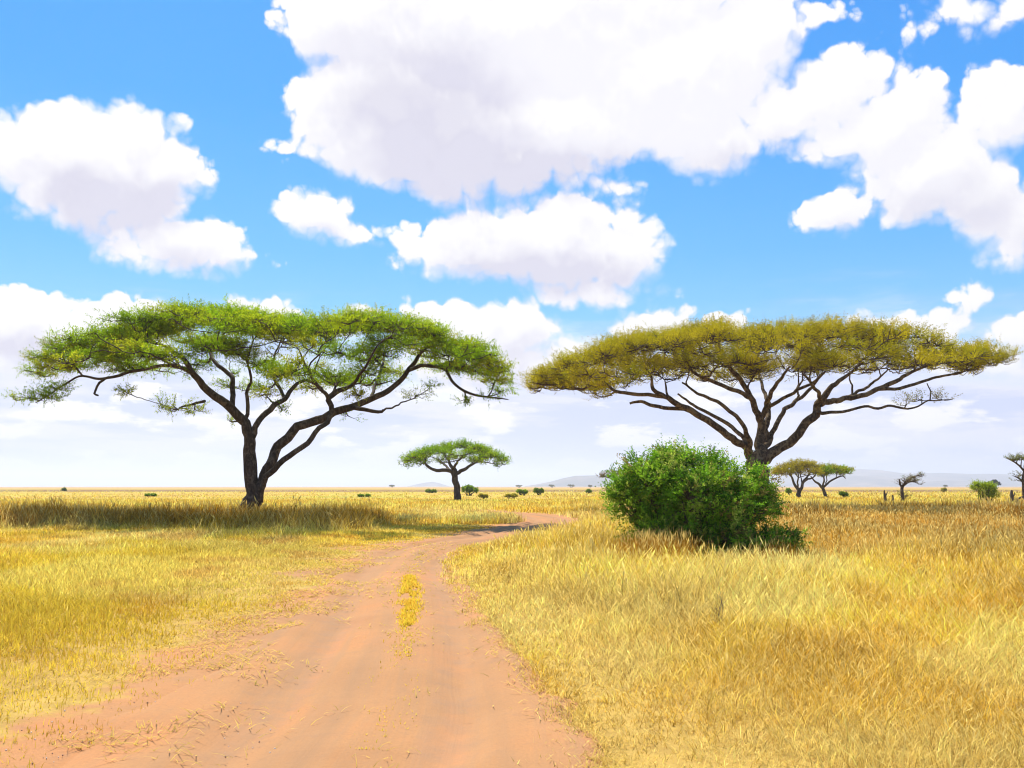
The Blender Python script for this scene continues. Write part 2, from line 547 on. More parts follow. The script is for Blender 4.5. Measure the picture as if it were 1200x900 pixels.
def scatter(n, a, b, expo):
    x, y, tuft = field(n, a, b, expo, None)
    d, w, _ = road_coords(x, y)
    e = np.abs(d) - w
    side = np.where(d > 0, 1, -1); side = np.where(y > 46, np.where(x > 6, 1, -1), side)
    nz = fbm(x * .5, y * .5, 21, 4); fine = fbm(x * 1.8, y * 1.8, 23, 3)
    u = rng.random(len(x))
    # how much grows here
    keepR = sstep(-.42, -.05, e + (fine - .5) * .55)
    ee = e + (nz - .5) * 2.4 + (fine - .5) * 1.8
    keepL = sstep(-.15, 2.1, ee) ** 1.2
    keepF = sstep(.0, 1.2, e + (nz - .5) * 2.5)
    pr = np.where(y > 46, keepF, np.where(side > 0, keepR, keepL))
    # bare sandy openings beyond the shade
    op = (y > 50) & (y < 80) & (x > -9) & (x < 9) & (fbm(x * .16, y * .10, 91, 3) > .53)
    pr = np.where(op, pr * .25, pr)
    tm = tussock_mask(x, y)
    keep = u < pr
    # leave room for trunk and wheel shadow strip near the left belt
    x, y, d, e, side, tm, tuft, nz, fine, ee = [v[keep] for v in (x, y, d, e, side, tm, tuft, nz, fine, ee)]
    n = len(x)
    z = ground_z(x, y)
    th = rng.random(tuft.max() + 1)[tuft]; tpsi = (rng.random(tuft.max() + 1) * 2 * PI)[tuft]
    big = fbm(x * .25, y * .25, 71, 3)
    hR = (.16 + .36 * sstep(.0, 2.6, e)) * (.45 + 1.0 * big) * (.6 + .65 * th)
    hR = hR * (.55 + .45 * sstep(5, 15, y)) + .22 * sstep(19, 25, y) * (1 - sstep(42, 46, y)) * (1 - sstep(5, 9, x)) * sstep(.1, 1.0, e)
    hL = (.06 + .20 * sstep(1.0, 6.0, ee)) * (.35 + 1.2 * big) * (.55 + .8 * th)
    hL = hL + .22 * sstep(30, 40, y) * sstep(.45, .6, nz) * (x < -8)
    hF = (.26 + .30 * big) * (.7 + .6 * th) * np.where(x > 5, 1.35, 1.0) * (1 - .45 * sstep(80, 130, y))
    # low turf strip between belt and track
    h = np.where(y > 46, np.where((x < 6), hF, np.maximum(hF, hR * .9)), np.where(side > 0, hR, hL))
    ht = (.80 + .55 * th) * (.75 + .5 * big)
    h = h * (1 - tm) + np.maximum(h, ht) * tm
    h = h * rng.uniform(.6, 1.12, n)
    bd = np.hypot((x - BUSH_C[0] - .4) / 3.3, (y - 22.6) / 3.2)
    h = h * (1 - .58 * (1 - sstep(.7, 1.15, bd)) * (y < 26))
    wd = np.maximum(.0047, .00084 * y) * rng.uniform(.4, 1.4, n)
    wd = np.where(side < 0, wd * np.where(y < 42, .85, 1), wd)
    lean = np.clip(np.abs(rng.normal(0, .55, n)) + .08 + .38 * (1 - sstep(8, 24, y)), 0, 1.25)
    lean = np.where((side < 0) & (y < 42), np.clip(lean * 1.6 + .15, 0, 1.2), lean)
    col = patch_col(x, y, side)
    k = tm[:, None]
    brown = np.where((x < 0)[:, None], np.array([.50, .225, .012]), C_BROWN) * (.6 + .5 * th)[:, None] * np.where(x < 0, 1.0, 1.15)[:, None]
    col = col * (1 - k * .8) + brown * k * .8
    col = col * rng.uniform(.42, 1.36, n)[:, None] * (.78 + .42 * th)[:, None]
    lowf = fbm(x * .35, y * .22, 131, 4)
    col = col * np.where(side > 0, .78 + .44 * sstep(.30, .68, lowf), .90 + .22 * sstep(.30, .68, lowf))[:, None]
    pale = rng.random(n) < .17 + .16 * (1 - sstep(7, 16, y)) * (side > 0)
    col[pale] = col[pale] * .25 + C_PALE * .78
    dk = rng.random(n) < .15
    col[dk] = col[dk] * .35 + C_BROWN * .45
    col = np.clip(col, 0.01, .95)
    P = np.stack([x, y, z - .02], 1)
    psi = np.where(rng.random(n) < .55, tpsi, rng.uniform(0, 2 * PI, n))
    head = (rng.random(n) < np.where(side > 0, .20, .06)) & (y < 70)
    for name, sel in (("tussock", (tm > .5) & (y < 80)), ("far", (y >= 80)), ("tall", (tm <= .5) & (y < 80) & (side > 0)), ("short", (tm <= .5) & (y < 80) & (side <= 0))):
        grass[name].add(P[sel], h[sel], wd[sel], lean[sel], col[sel], psi[sel], head[sel])


QUAL = 1.0
scatter(int(30000 * QUAL), 2.5, 6.0, 1.0)
scatter(int(860000 * QUAL), 6.0, 60.0, -.5)
scatter(int(200000 * QUAL), 55.0, 130.0, -1.0)
scatter(int(34000 * QUAL), 125.0, 420.0, -2.4)
# extra short turf on the left, close by
def turf(n):
    x, y = frustum(n, 4.5, 42, -.1, 2)
    x = -np.abs(x)
    d, w, _ = road_coords(x, y); e = np.abs(d) - w
    nz = fbm(x * .5, y * .5, 21, 4); fine = fbm(x * 1.8, y * 1.8, 23, 3)
    ee = e + (nz - .5) * 2.4 + (fine - .5) * 2.4
    keep = (d < 0) & (rng.random(n) < sstep(-.1, 2.0, ee)) & (e > -.3)
    x, y, ee = x[keep], y[keep], ee[keep]; m = len(x)
    h = (.045 + .11 * sstep(0, 5, ee)) * rng.uniform(.6, 1.5, m)
    wd = np.maximum(.0058, .00105 * y) * rng.uniform(.5, 1.3, m)
    col = patch_col(x, y, -np.ones(m)) * rng.uniform(.7, 1.15, m)[:, None] * (.90 + .22 * sstep(.30, .68, fbm(x * .35, y * .22, 131, 4)))[:, None]
    br_ = rng.random(m) < .22; col[br_] = col[br_] * .45 + C_BROWN * .5
    grass["short"].add(np.stack([x, y, ground_z(x, y) - .01], 1), h, wd, np.clip(rng.normal(.6, .35, m), .05, 1.3), np.clip(col, 0, .95))


turf(int(210000 * QUAL))
# bright narrow strip of grass left between the wheels, and loose straw on the track
strip = Blades()


def strip_patch(s0, s1, half, n, hh):
    """grass on the middle ridge; s measured by depth"""
    y = rng.uniform(s0, s1, n)
    k = np.array([np.argmin(np.abs(CL[:, 1] - v) + (np.arange(len(CL)) > 330) * 1e3) for v in y])
    o = .22 + rng.normal(0, half, n) * (.4 + .6 * np.sin((y - s0) / (s1 - s0) * PI))
    x = CL[k, 0] + CN[k, 0] * o; yy = CL[k, 1] + CN[k, 1] * o
    z = road_z(x, yy, o, CW[k], CS[k])
    keep = fbm(x * 3.4, yy * 2.2, 101, 3) > .385
    x, yy, z = x[keep], yy[keep], z[keep]; m = len(x)
    c = C_YEL * rng.uniform(.85, 1.12, m)[:, None]
    g = rng.random(m) < .3; c[g] = C_GREEN * 1.15
    strip.add(np.stack([x, yy, z - .01], 1), hh * rng.uniform(.5, 1.5, m), np.maximum(.005, .0011 * yy) * rng.uniform(.6, 1.2, m),
              np.clip(rng.normal(.65, .3, m), .1, 1.3), np.clip(c, 0, .95))


strip_patch(12.0, 19.0, .10, 5200, .065)
strip_patch(10.0, 12.4, .11, 420, .04)
strip_patch(6.6, 10.5, .16, 520, .03)
strip_patch(18.0, 26.0, .16, 260, .04)
strip.build("middle_strip_grass")

straw = Blades()
n = 17000
y = sample_y(n, 4.5, 30, -.6); k = np.array([np.argmin(np.abs(CL[:, 1] - v) + (np.arange(len(CL)) > 330) * 1e3) for v in y])
o = np.where(rng.random(n) < .80, -CW[k] + rng.normal(-.35, .62, n), CW[k] + rng.normal(.0, .22, n))
o = np.where(rng.random(n) < .05, rng.normal(.2, .25, n), o)
x = CL[k, 0] + CN[k, 0] * o; yy = CL[k, 1] + CN[k, 1] * o
d, w, kk = road_coords(x, yy)
inr = np.abs(d) < w + .3
z = np.where(inr, np.maximum(road_z(x, yy, d, w, CS[kk]), ground_z(x, yy) - .02), ground_z(x, yy)) + .006
keep = fbm(x * 1.3, yy * 1.3, 111, 3) > .47
x, yy, z = x[keep], yy[keep], z[keep]; m = len(x)
straw.add(np.stack([x, yy, z], 1), rng.uniform(.05, .17, m), np.maximum(.005, .0011 * yy), rng.uniform(.97, 1.1, m),
          np.clip((C_YEL * .5 + C_PALE * .5) * rng.uniform(.55, 1.05, m)[:, None], 0, .95))
straw.build("loose_straw")

# dry brown growth round the foot of the bush
for (cx_, cy_, rx_, ry_, n_, h_) in [(772, 660, 46, 9, 5200, 1.25), (905, 655, 30, 8, 1800, .9), (700, 640, 30, 10, 1500, .55), (880, 668, 60, 10, 3600, .65), (705, 618, 28, 8, 1500, .75)]:
    px = cx_ + rng.normal(0, .5, n_) * rx_; py = cy_ + rng.normal(0, .5, n_) * ry_
    g = gp(px, py); g[:, 2] = ground_z(g[:, 0], g[:, 1]) - .02
    mixk = rng.random(n_)[:, None]
    c = (C_BROWN * .9 * (1 - mixk) + C_ORANGE * .8 * mixk) * rng.uniform(.6, 1.15, n_)[:, None]
    grass["tussock"].add(g, h_ * .55 * rng.uniform(.4, 1.25, n_), np.full(n_, .016) * rng.uniform(.5, 1.2, n_), np.abs(rng.normal(0, .35, n_)), c,
                         None, rng.random(n_) < .25)
grass["short"].build("short_grass")
grass["tall"].build("tall_dry_grass")
grass["tussock"].build("brown_bunch_grass")
grass["far"].build("far_grass")

# gravel on the verge
n = 90
g = gp(rng.uniform(0, 330, n), rng.uniform(820, 899, n)); sz = rng.uniform(.003, .010, n)
g[:, 2] = ground_z(g[:, 0], g[:, 1]) + sz * .4
ico = np.array([[0, 0, 1], [1, 0, 0], [0, 1, 0], [-1, 0, 0], [0, -1, 0], [0, 0, -1]], float)
icof = np.array([[0, 1, 2], [0, 2, 3], [0, 3, 4], [0, 4, 1], [5, 2, 1], [5, 3, 2], [5, 4, 3], [5, 1, 4]])
Vg = (g[:, None] + ico[None] * sz[:, None, None] * rng.uniform(.6, 1.3, (n, 6, 1))).reshape(-1, 3)
Tg = (icof[None] + (np.arange(n) * 6)[:, None, None]).reshape(-1, 3)
cg = np.repeat(np.where(rng.random(n)[:, None] < .4, np.array([.75, .66, .55]), np.array([.42, .26, .17])), 6, 0)
gravel = mesh_np("gravel", Vg, tris=Tg, col=cg, mat=leafy("pebble", 0.0))
gravel["kind"] = "stuff"


# ------------------------------------------------------------------ trees
def unit(v): return v / (np.linalg.norm(v, axis=-1, keepdims=True) + 1e-9)


def sprays(O, A, L, K, lw, col, rs, droop=.0, spread=1.0, flat=0.0):
    """feathery shoots: K leaves along each axis; returns V, Q, C"""
    S = len(O)
    t = (np.arange(K) + .5) / K
    t = np.clip(t[None] + rs.normal(0, .04, (S, K)), .02, 1.02)
    ref = unit(rs.normal(0, 1, (S, 3)))
    U = unit(np.cross(A, ref)); Wv = np.cross(A, U)
    ang = np.arange(K) * 2.4 + rs.uniform(0, 6.3, (S, 1))
    base = O[:, None] + A[:, None] * (L[:, None] * t)[..., None]
    base[..., 2] -= droop * (t ** 2) * L[:, None]
    side = np.cos(ang)[..., None] * U[:, None] + np.sin(ang)[..., None] * Wv[:, None]
    dirs = unit(A[:, None] * rs.uniform(.35, .9, (S, K, 1)) + side * spread * rs.uniform(.6, 1.1, (S, K, 1)))
    ll = lw[0] * rs.uniform(.6, 1.3, (S, K)) * (1.1 - .45 * t); ww = lw[1] * rs.uniform(.7, 1.3, (S, K))
    nrm = unit(np.cross(dirs, rs.normal(0, 1, (S, K, 3)) * (1 - flat * .75) + np.array([0, 0, .6 + 1.8 * flat])))
    mid = base + dirs * (ll * .5)[..., None]
    V = np.stack([base, mid + nrm * (ww * .5)[..., None], base + dirs * ll[..., None], mid - nrm * (ww * .5)[..., None]], 2)
    i = np.arange(S * K) * 4
    Q = np.stack([i, i + 1, i + 2, i + 3], 1)
    C = np.repeat(np.repeat(col, K, 0) * rs.uniform(.78, 1.2, (S * K, 1)), 4, 0)
    return V.reshape(-1, 3), Q, C


def hermite(p0, p1, t0, t1, m):
    t = np.linspace(0, 1, m)[:, None]
    return (2 * t ** 3 - 3 * t ** 2 + 1) * p0 + (t ** 3 - 2 * t ** 2 + t) * t0 + (-2 * t ** 3 + 3 * t ** 2) * p1 + (t ** 3 - t ** 2) * t1


def px_limb(pts, Y0):
    """(px, py, depth offset, radius px) rows -> points and radii"""
    a = np.array(pts, float)
    Yd = Y0 + a[:, 2]
    return at(a[:, 0], a[:, 1], Yd), a[:, 3] * Yd / F


def build_tree(name, label, cat, Y0, base, trunk, limbs, top, bot, extra, npads, colors, seed, group=None,
               ry=.8, pad=(2.0, .55), twigs=22, spr=6, K=14, L=(.45, .8), lw=(.13, .036), barkm=None, low=.22,
               up=.55, dens_gap=.0, twig_r=.022, wig=.05, min_sep=.55, flat=.35, rk=1.0):
    rs = np.random.default_rng(seed)
    b = at(base[0], base[1], Y0); b[2] = 0
    root = thing(name, label, cat, b, group)
    barkm = barkm or M_BARK
    nodesP = []; nodesT = []; nodesR = []

    def addnodes(P, R, skip=0.0):
        T = unit(np.gradient(P, axis=0))
        k0 = int(len(P) * skip)
        nodesP.append(P[k0:]); nodesT.append(T[k0:]); nodesR.append(R[k0:])
    sc = Y0 / F
    allr = [("trunk", trunk)] + [("limb", l) for l in limbs]
    for i, (nm, pts) in enumerate(allr):
        P, R = px_limb(pts, Y0)
        R = R * (rk if i else np.where(np.arange(len(R)) < 4, .5 + .5 * rk, rk))
        if i == 0: P[0, 2] = -.15
        m = max(8, int(np.linalg.norm(np.diff(P, axis=0), axis=1).sum() / max(.28, 2.2 * sc)))
        Pc = catmull(P, m); Rc = np.interp(np.linspace(0, len(R) - 1, m), np.arange(len(R)), R)
        w = rs.normal(0, 1, (m, 3)); w[1:-1] = (w[:-2] + 2 * w[1:-1] + w[2:]) / 4; w[:2] = 0
        Pc = Pc + w * np.minimum(Rc * .45, .16)[:, None]
        tb = Tubes(); tb.add(Pc, Rc, 14 if Rc[0] > .2 else 9, bump=.10)
        tb.build(nm, barkm, root)
        addnodes(Pc, Rc, .35 if i == 0 else .12)
    # pads of foliage on a domed crown
    tx = np.array(top, float); bx = np.array(bot, float)
    Tf = lambda q: np.interp(q, tx[:, 0], tx[:, 1]); Bf = lambda q: np.interp(q, bx[:, 0], bx[:, 1])
    x0, x1 = tx[0, 0], tx[-1, 0]; xc = (x0 + x1) / 2; hwp = (x1 - x0) / 2; Ry = hwp * sc * ry
    pads = []

    def try_pad(q, dY, frac, prad):
        u = (q - xc) / hwp
        lim = math.sqrt(max(0, 1 - min(1, u * u)))
        eta = dY / max(Ry, .1)
        prad = prad * (1 - .42 * min(1, u * u + eta * eta))
        zt = at(q, Tf(q), Y0)[2]; zb = at(q, Bf(q), Y0)[2]
        z = zb + (zt - zb) * (frac - .62 * eta * eta)
        c = np.array([at(q, 500, Y0)[0], Y0 + dY, z - pad[1] * .7])
        rz = pad[1] * (1 - .4 * min(1, u * u))
        pt = proj(c + np.array([0, 0, rz])); pb = proj(c - np.array([0, 0, rz])); pl = proj(c - np.array([prad, 0, 0])); pr_ = proj(c + np.array([prad, 0, 0]))
        if pl[0] < x0 - .02 * hwp or pr_[0] > x1 + .02 * hwp: return
        if pt[1] < min(Tf(pt[0]), Tf(pl[0]) + 3, Tf(pr_[0]) + 3) - .02 * hwp: return
        if pb[1] > Bf(pb[0]) + .02 * hwp: return
        for (pc, r0, _) in pads:
            dd = (pc - c) / np.array([r0, r0, rz * 1.1])
            if dd @ dd < min_sep: return
        pads.append((c, prad, rz))
    # crest of the outline first
    step = max(6, pad[0] / sc * .8)
    for q in np.arange(x0 + pad[0] / sc * .7, x1 - pad[0] / sc * .6, step):
        for _ in range(6): try_pad(q + rs.uniform(-.3, .3) * step, rs.uniform(-.2, .2) * Ry, rs.uniform(.9, 1.05), pad[0] * rs.uniform(.6, 1.0))
    tries = 0
    while len(pads) < npads and tries < npads * 40:
        tries += 1
        q = rs.uniform(x0, x1); u = (q - xc) / hwp
        dY = rs.uniform(-1, 1) * math.sqrt(max(0, 1 - u * u)) * Ry
        fr = rs.uniform(.88, 1.05) if rs.random() > low else rs.uniform(.2, .88)
        try_pad(q, dY, fr, pad[0] * rs.uniform(.55, 1.15))
    for (q, py, rx, ryp, dY) in extra:
        c = at(q, py, Y0 + dY); pads.append((c, rx * sc, ryp * sc))
    # branches reach from the limbs to each pad
    trunkxy = np.array([b[0], b[1]])
    order = np.argsort([np.hypot(*(p[0][:2] - trunkxy)) for p in pads])
    br = []; tw = Tubes()
    SO = []; SA = []; SL = []; SC = []
    cols = np.array(colors)
    for oi in order:
        c, pr_, rz = pads[oi]
        NP = np.concatenate(nodesP); NT = np.concatenate(nodesT); NR = np.concatenate(nodesR)
        tgt = c - np.array([0, 0, rz * .5])
        dv = tgt - NP; dist = np.linalg.norm(dv, axis=1) + 1e-6
        cosang = np.sum(dv * NT, 1) / dist
        outw = np.maximum(0, np.hypot(NP[:, 0] - trunkxy[0], NP[:, 1] - trunkxy[1]) - np.hypot(*(tgt[:2] - trunkxy)))
        higher = np.maximum(0, NP[:, 2] - tgt[2])
        cost = dist * (1.35 - .5 * cosang) + 1.2 * outw + 1.0 * higher + .02 / (NR + .01)
        j = int(np.argmin(cost)); d = dist[j]
        t0 = unit(NT[j] * .8 + unit(dv[j]) * .6) * d; t1 = unit(unit(dv[j]) * .7 + np.array([0, 0, .35])) * d
        m = max(5, int(d / max(.3, 4 * sc)) + 3)
        P = hermite(NP[j], tgt, t0, t1, m)
        w = rs.normal(0, 1, (m, 3)); w[1:-1] = (w[:-2] + w[1:-1] + w[2:]) / 2.4; w[0] = 0
        P = P + w * (wig * min(d, 3.0))
        r0 = min(NR[j] * .75, twig_r * 1.8 + .017 * d); R = np.linspace(r0, twig_r * 1.1, m)
        br.append((P, R, 6 if r0 > .05 else 5))
        addnodes(P, R)
        # twigs fan out inside the pad
        loc = np.concatenate([P[m // 2:]])
        k = max(3, int(twigs * (pr_ / pad[0]) ** 1.6 * rs.uniform(.75, 1.2)))
        rr = np.sqrt(rs.random(k)); th = rs.uniform(0, 2 * PI, k)
        E = np.stack([c[0] + pr_ * rr * np.cos(th), c[1] + pr_ * rr * np.sin(th),
                      c[2] + rz * (np.sqrt(np.clip(1 - rr ** 2, 0, 1)) * rs.uniform(.1, 1.0, k) * 1.15 - .45 + rs.normal(0, .12, k))], 1)
        tint = cols[rs.integers(len(cols))] * rs.uniform(.85, 1.12)
        for e_ in E:
            q = loc[np.argmin(np.linalg.norm(loc - e_, axis=1) + rs.uniform(0, .3, len(loc)))]
            dd = e_ - q; ln = np.linalg.norm(dd)
            mid = q + dd * .5 + rs.normal(0, .09, 3) * ln + np.array([0, 0, -.10 * ln])
            tw.add(np.array([q, mid, e_]), np.array([twig_r, twig_r * .75, twig_r * .4]), 3)
            s_n = max(1, int(rs.poisson(spr)))
            f = rs.uniform(.35, 1.05, s_n)[:, None]
            o = np.where(f < .5, q + (mid - q) * (f * 2), mid + (e_ - mid) * (f * 2 - 1)) + rs.normal(0, .10, (s_n, 3)) * min(1, pr_)
            outd = e_ - c; outd[2] = 0
            a = unit(np.array([0, 0, up]) + .75 * outd / max(pr_, .1) + rs.normal(0, .42, (s_n, 3)))
            SO.append(o); SA.append(a); SL.append(rs.uniform(L[0], L[1], s_n)); SC.append(np.repeat(tint[None], s_n, 0) * rs.uniform(.82, 1.15, (s_n, 1)))
    br.sort(key=lambda q: -q[1][0] * len(q[0]))
    rest = Tubes()
    for bi, (P, R, sd) in enumerate(br):
        if bi < 99:
            t1_ = Tubes(); t1_.add(P, R, sd); t1_.build("branch", barkm, root)
        else: rest.add(P, R, sd)
    if rest.n: rest.build("branch", barkm, root)["kind"] = "stuff"
    if tw.n: tw.build("twigs", M_TWIG, root)["kind"] = "stuff"
    V, Q, C = sprays(np.concatenate(SO), np.concatenate(SA), np.concatenate(SL), K, lw, np.concatenate(SC), rs, flat=flat)
    mesh_np("crown", V, quads=Q, col=np.clip(C, 0, 1), mat=M_LEAF, parent=root)
    return root


GREEN = [(.32, .46, .014), (.28, .43, .014), (.38, .47, .014), (.24, .38, .013), (.38, .41, .018)]
OLIVE = [(.44, .38, .012), (.40, .35, .012), (.48, .40, .014), (.35, .30, .014), (.42, .40, .014)]
BIG = "large umbrella acacias beside the track"

build_tree(
    "acacia_tree", "large bright green umbrella acacia with forked leaning trunk left of the track", "tree", 48.5, (291, 610),
    trunk=[(291, 613, 0, 13.5), (293, 598, 0, 11.5), (296, 575, 0, 9.6), (297, 545, 0, 9.2), (294, 512, 0, 9.0), (284, 494, 0, 8.0), (263, 472, -.5, 7.4), (242, 453, -1, 6.5), (228, 438, -1.5, 5.0), (214, 420, -2, 3.8), (196, 408, -2, 2.6), (176, 398, -2, 1.6)],
    limbs=[
        [(298, 596, 0, 9), (303, 577, 0, 8.6), (312, 553, .2, 8.2), (328, 526, .5, 8.0), (350, 504, .8, 7.6), (381, 488, 1, 7.2), (412, 477, 1.2, 6.0), (434, 467, 1.5, 5.2), (461, 453, 1.8, 4.6), (479, 434, 2, 4.0), (488, 422, 2, 3.2), (500, 405, 2, 1.8)],
        [(308, 566, -.2, 5), (320, 551, -.6, 5), (349, 528, -1, 4.6), (376, 503, -.9, 4.2), (388, 486, -.5, 4.4), (386, 468, 0, 5.0), (398, 457, 0, 4.4), (412, 452, -1, 3.4), (424, 436, -2.5, 2.4), (440, 410, -4, 1.6)],
        [(479, 434, 2, 3.4), (495, 429, 1, 3.2), (513, 430, .5, 3.0), (523, 435, 0, 2.8), (531, 449, 0, 2.5), (552, 462, -.5, 2.1), (575, 466, -.5, 1.5), (596, 468, -.5, .8)],
        [(513, 430, .5, 2.2), (530, 425, 1, 2), (550, 432, 1.5, 1.7), (572, 440, 2, 1.1)],
        [(296, 512, 0, 5.5), (305, 492, .4, 5.2), (319, 477, 1, 4.8), (334, 468, 2, 4.0), (346, 452, 3, 3.2), (360, 446, 4, 2.8), (378, 455, 5, 1.8)],
        [(334, 468, 2, 3.0), (326, 452, 3, 2.8), (318, 436, 4, 2.3), (322, 416, 5, 1.7), (330, 395, 5, 1.2)],
        [(272, 480, -.3, 4.6), (272, 458, .5, 4.4), (273, 443, 1, 4.0), (262, 432, 1.5, 3.5), (250, 422, 2, 3.0), (244, 404, 3, 2.2), (238, 388, 3, 1.5)],
        [(240, 452, -1, 4), (222, 436, -.2, 3.4), (198, 428, .6, 3.0), (170, 432, 1, 2.8), (144, 438, 1.2, 2.6), (118, 445, 1.2, 2.2), (97, 441, 1, 1.8), (78, 449, .8, 1.7), (60, 461, .6, 1.3), (42, 472, .5, .8)],
        [(124, 443, 1.2, 2.2), (116, 450, 1, 2.2), (111, 460, .9, 1.9), (114, 463, .8, 1.5)],
        [(97, 441, 1, 1.6), (86, 428, .5, 1.4), (70, 420, 0, 1.0)],
        [(228, 438, -1.5, 3.5), (212, 430, -3.5, 2.8), (196, 425, -6, 2), (176, 415, -8, 1.3)],
        [(412, 477, 1.2, 4), (430, 481, .6, 3.4), (446, 483, .3, 2.6), (449, 480, .2, 1.8)],
        [(434, 467, 1.5, 3.0), (442, 446, 4, 2.6), (448, 428, 6, 2.0), (452, 410, 8, 1.3)],
        [(386, 468, 0, 3.4), (372, 452, -3, 3.0), (362, 436, -6, 2.2), (352, 415, -8, 1.4)],
        [(240, 470, -.4, 2.6), (228, 473, 0, 2.0), (212, 477, .3, 1.4)],
    ],
    top=[(22, 434), (30, 426), (44, 417), (62, 407), (92, 397), (140, 388), (165, 372), (200, 363), (230, 360), (262, 363), (300, 374), (340, 377), (380, 374), (410, 371), (445, 371), (480, 381), (510, 389), (540, 401), (563, 414), (586, 432), (604, 458)],
    bot=[(22, 440), (60, 436), (100, 432), (150, 434), (200, 440), (250, 446), (300, 450), (340, 458), (380, 455), (420, 450), (470, 442), (500, 436), (530, 440), (560, 450), (604, 468)],
    extra=[(207, 476, 30, 8, .5), (190, 470, 14, 6, .8), (228, 480, 16, 6, 0), (152, 457, 15, 6, 1), (66, 452, 26, 5, .5), (38, 464, 24, 5, .3), (20, 466, 13, 4, .3), (55, 462, 26, 5, .8),
           (585, 457, 16, 5, .2), (572, 463, 14, 4, -.3), (505, 450, 14, 5, 1), (490, 458, 16, 5, .5), (548, 470, 9, 4, 0), (330, 478, 14, 5, 2), (410, 487, 12, 4, 1), (268, 492, 8, 4, .5), (545, 468, 10, 4, 0), (420, 462, 18, 5, -2), (310, 460, 20, 5, 2)],
    npads=265, colors=GREEN, seed=5, group=BIG, pad=(1.75, .21), twigs=27, spr=6.0, K=13, lw=(.135, .050), low=.42, up=.20, L=(.35, .65), ry=.82, min_sep=.32, flat=.75, rk=.69)

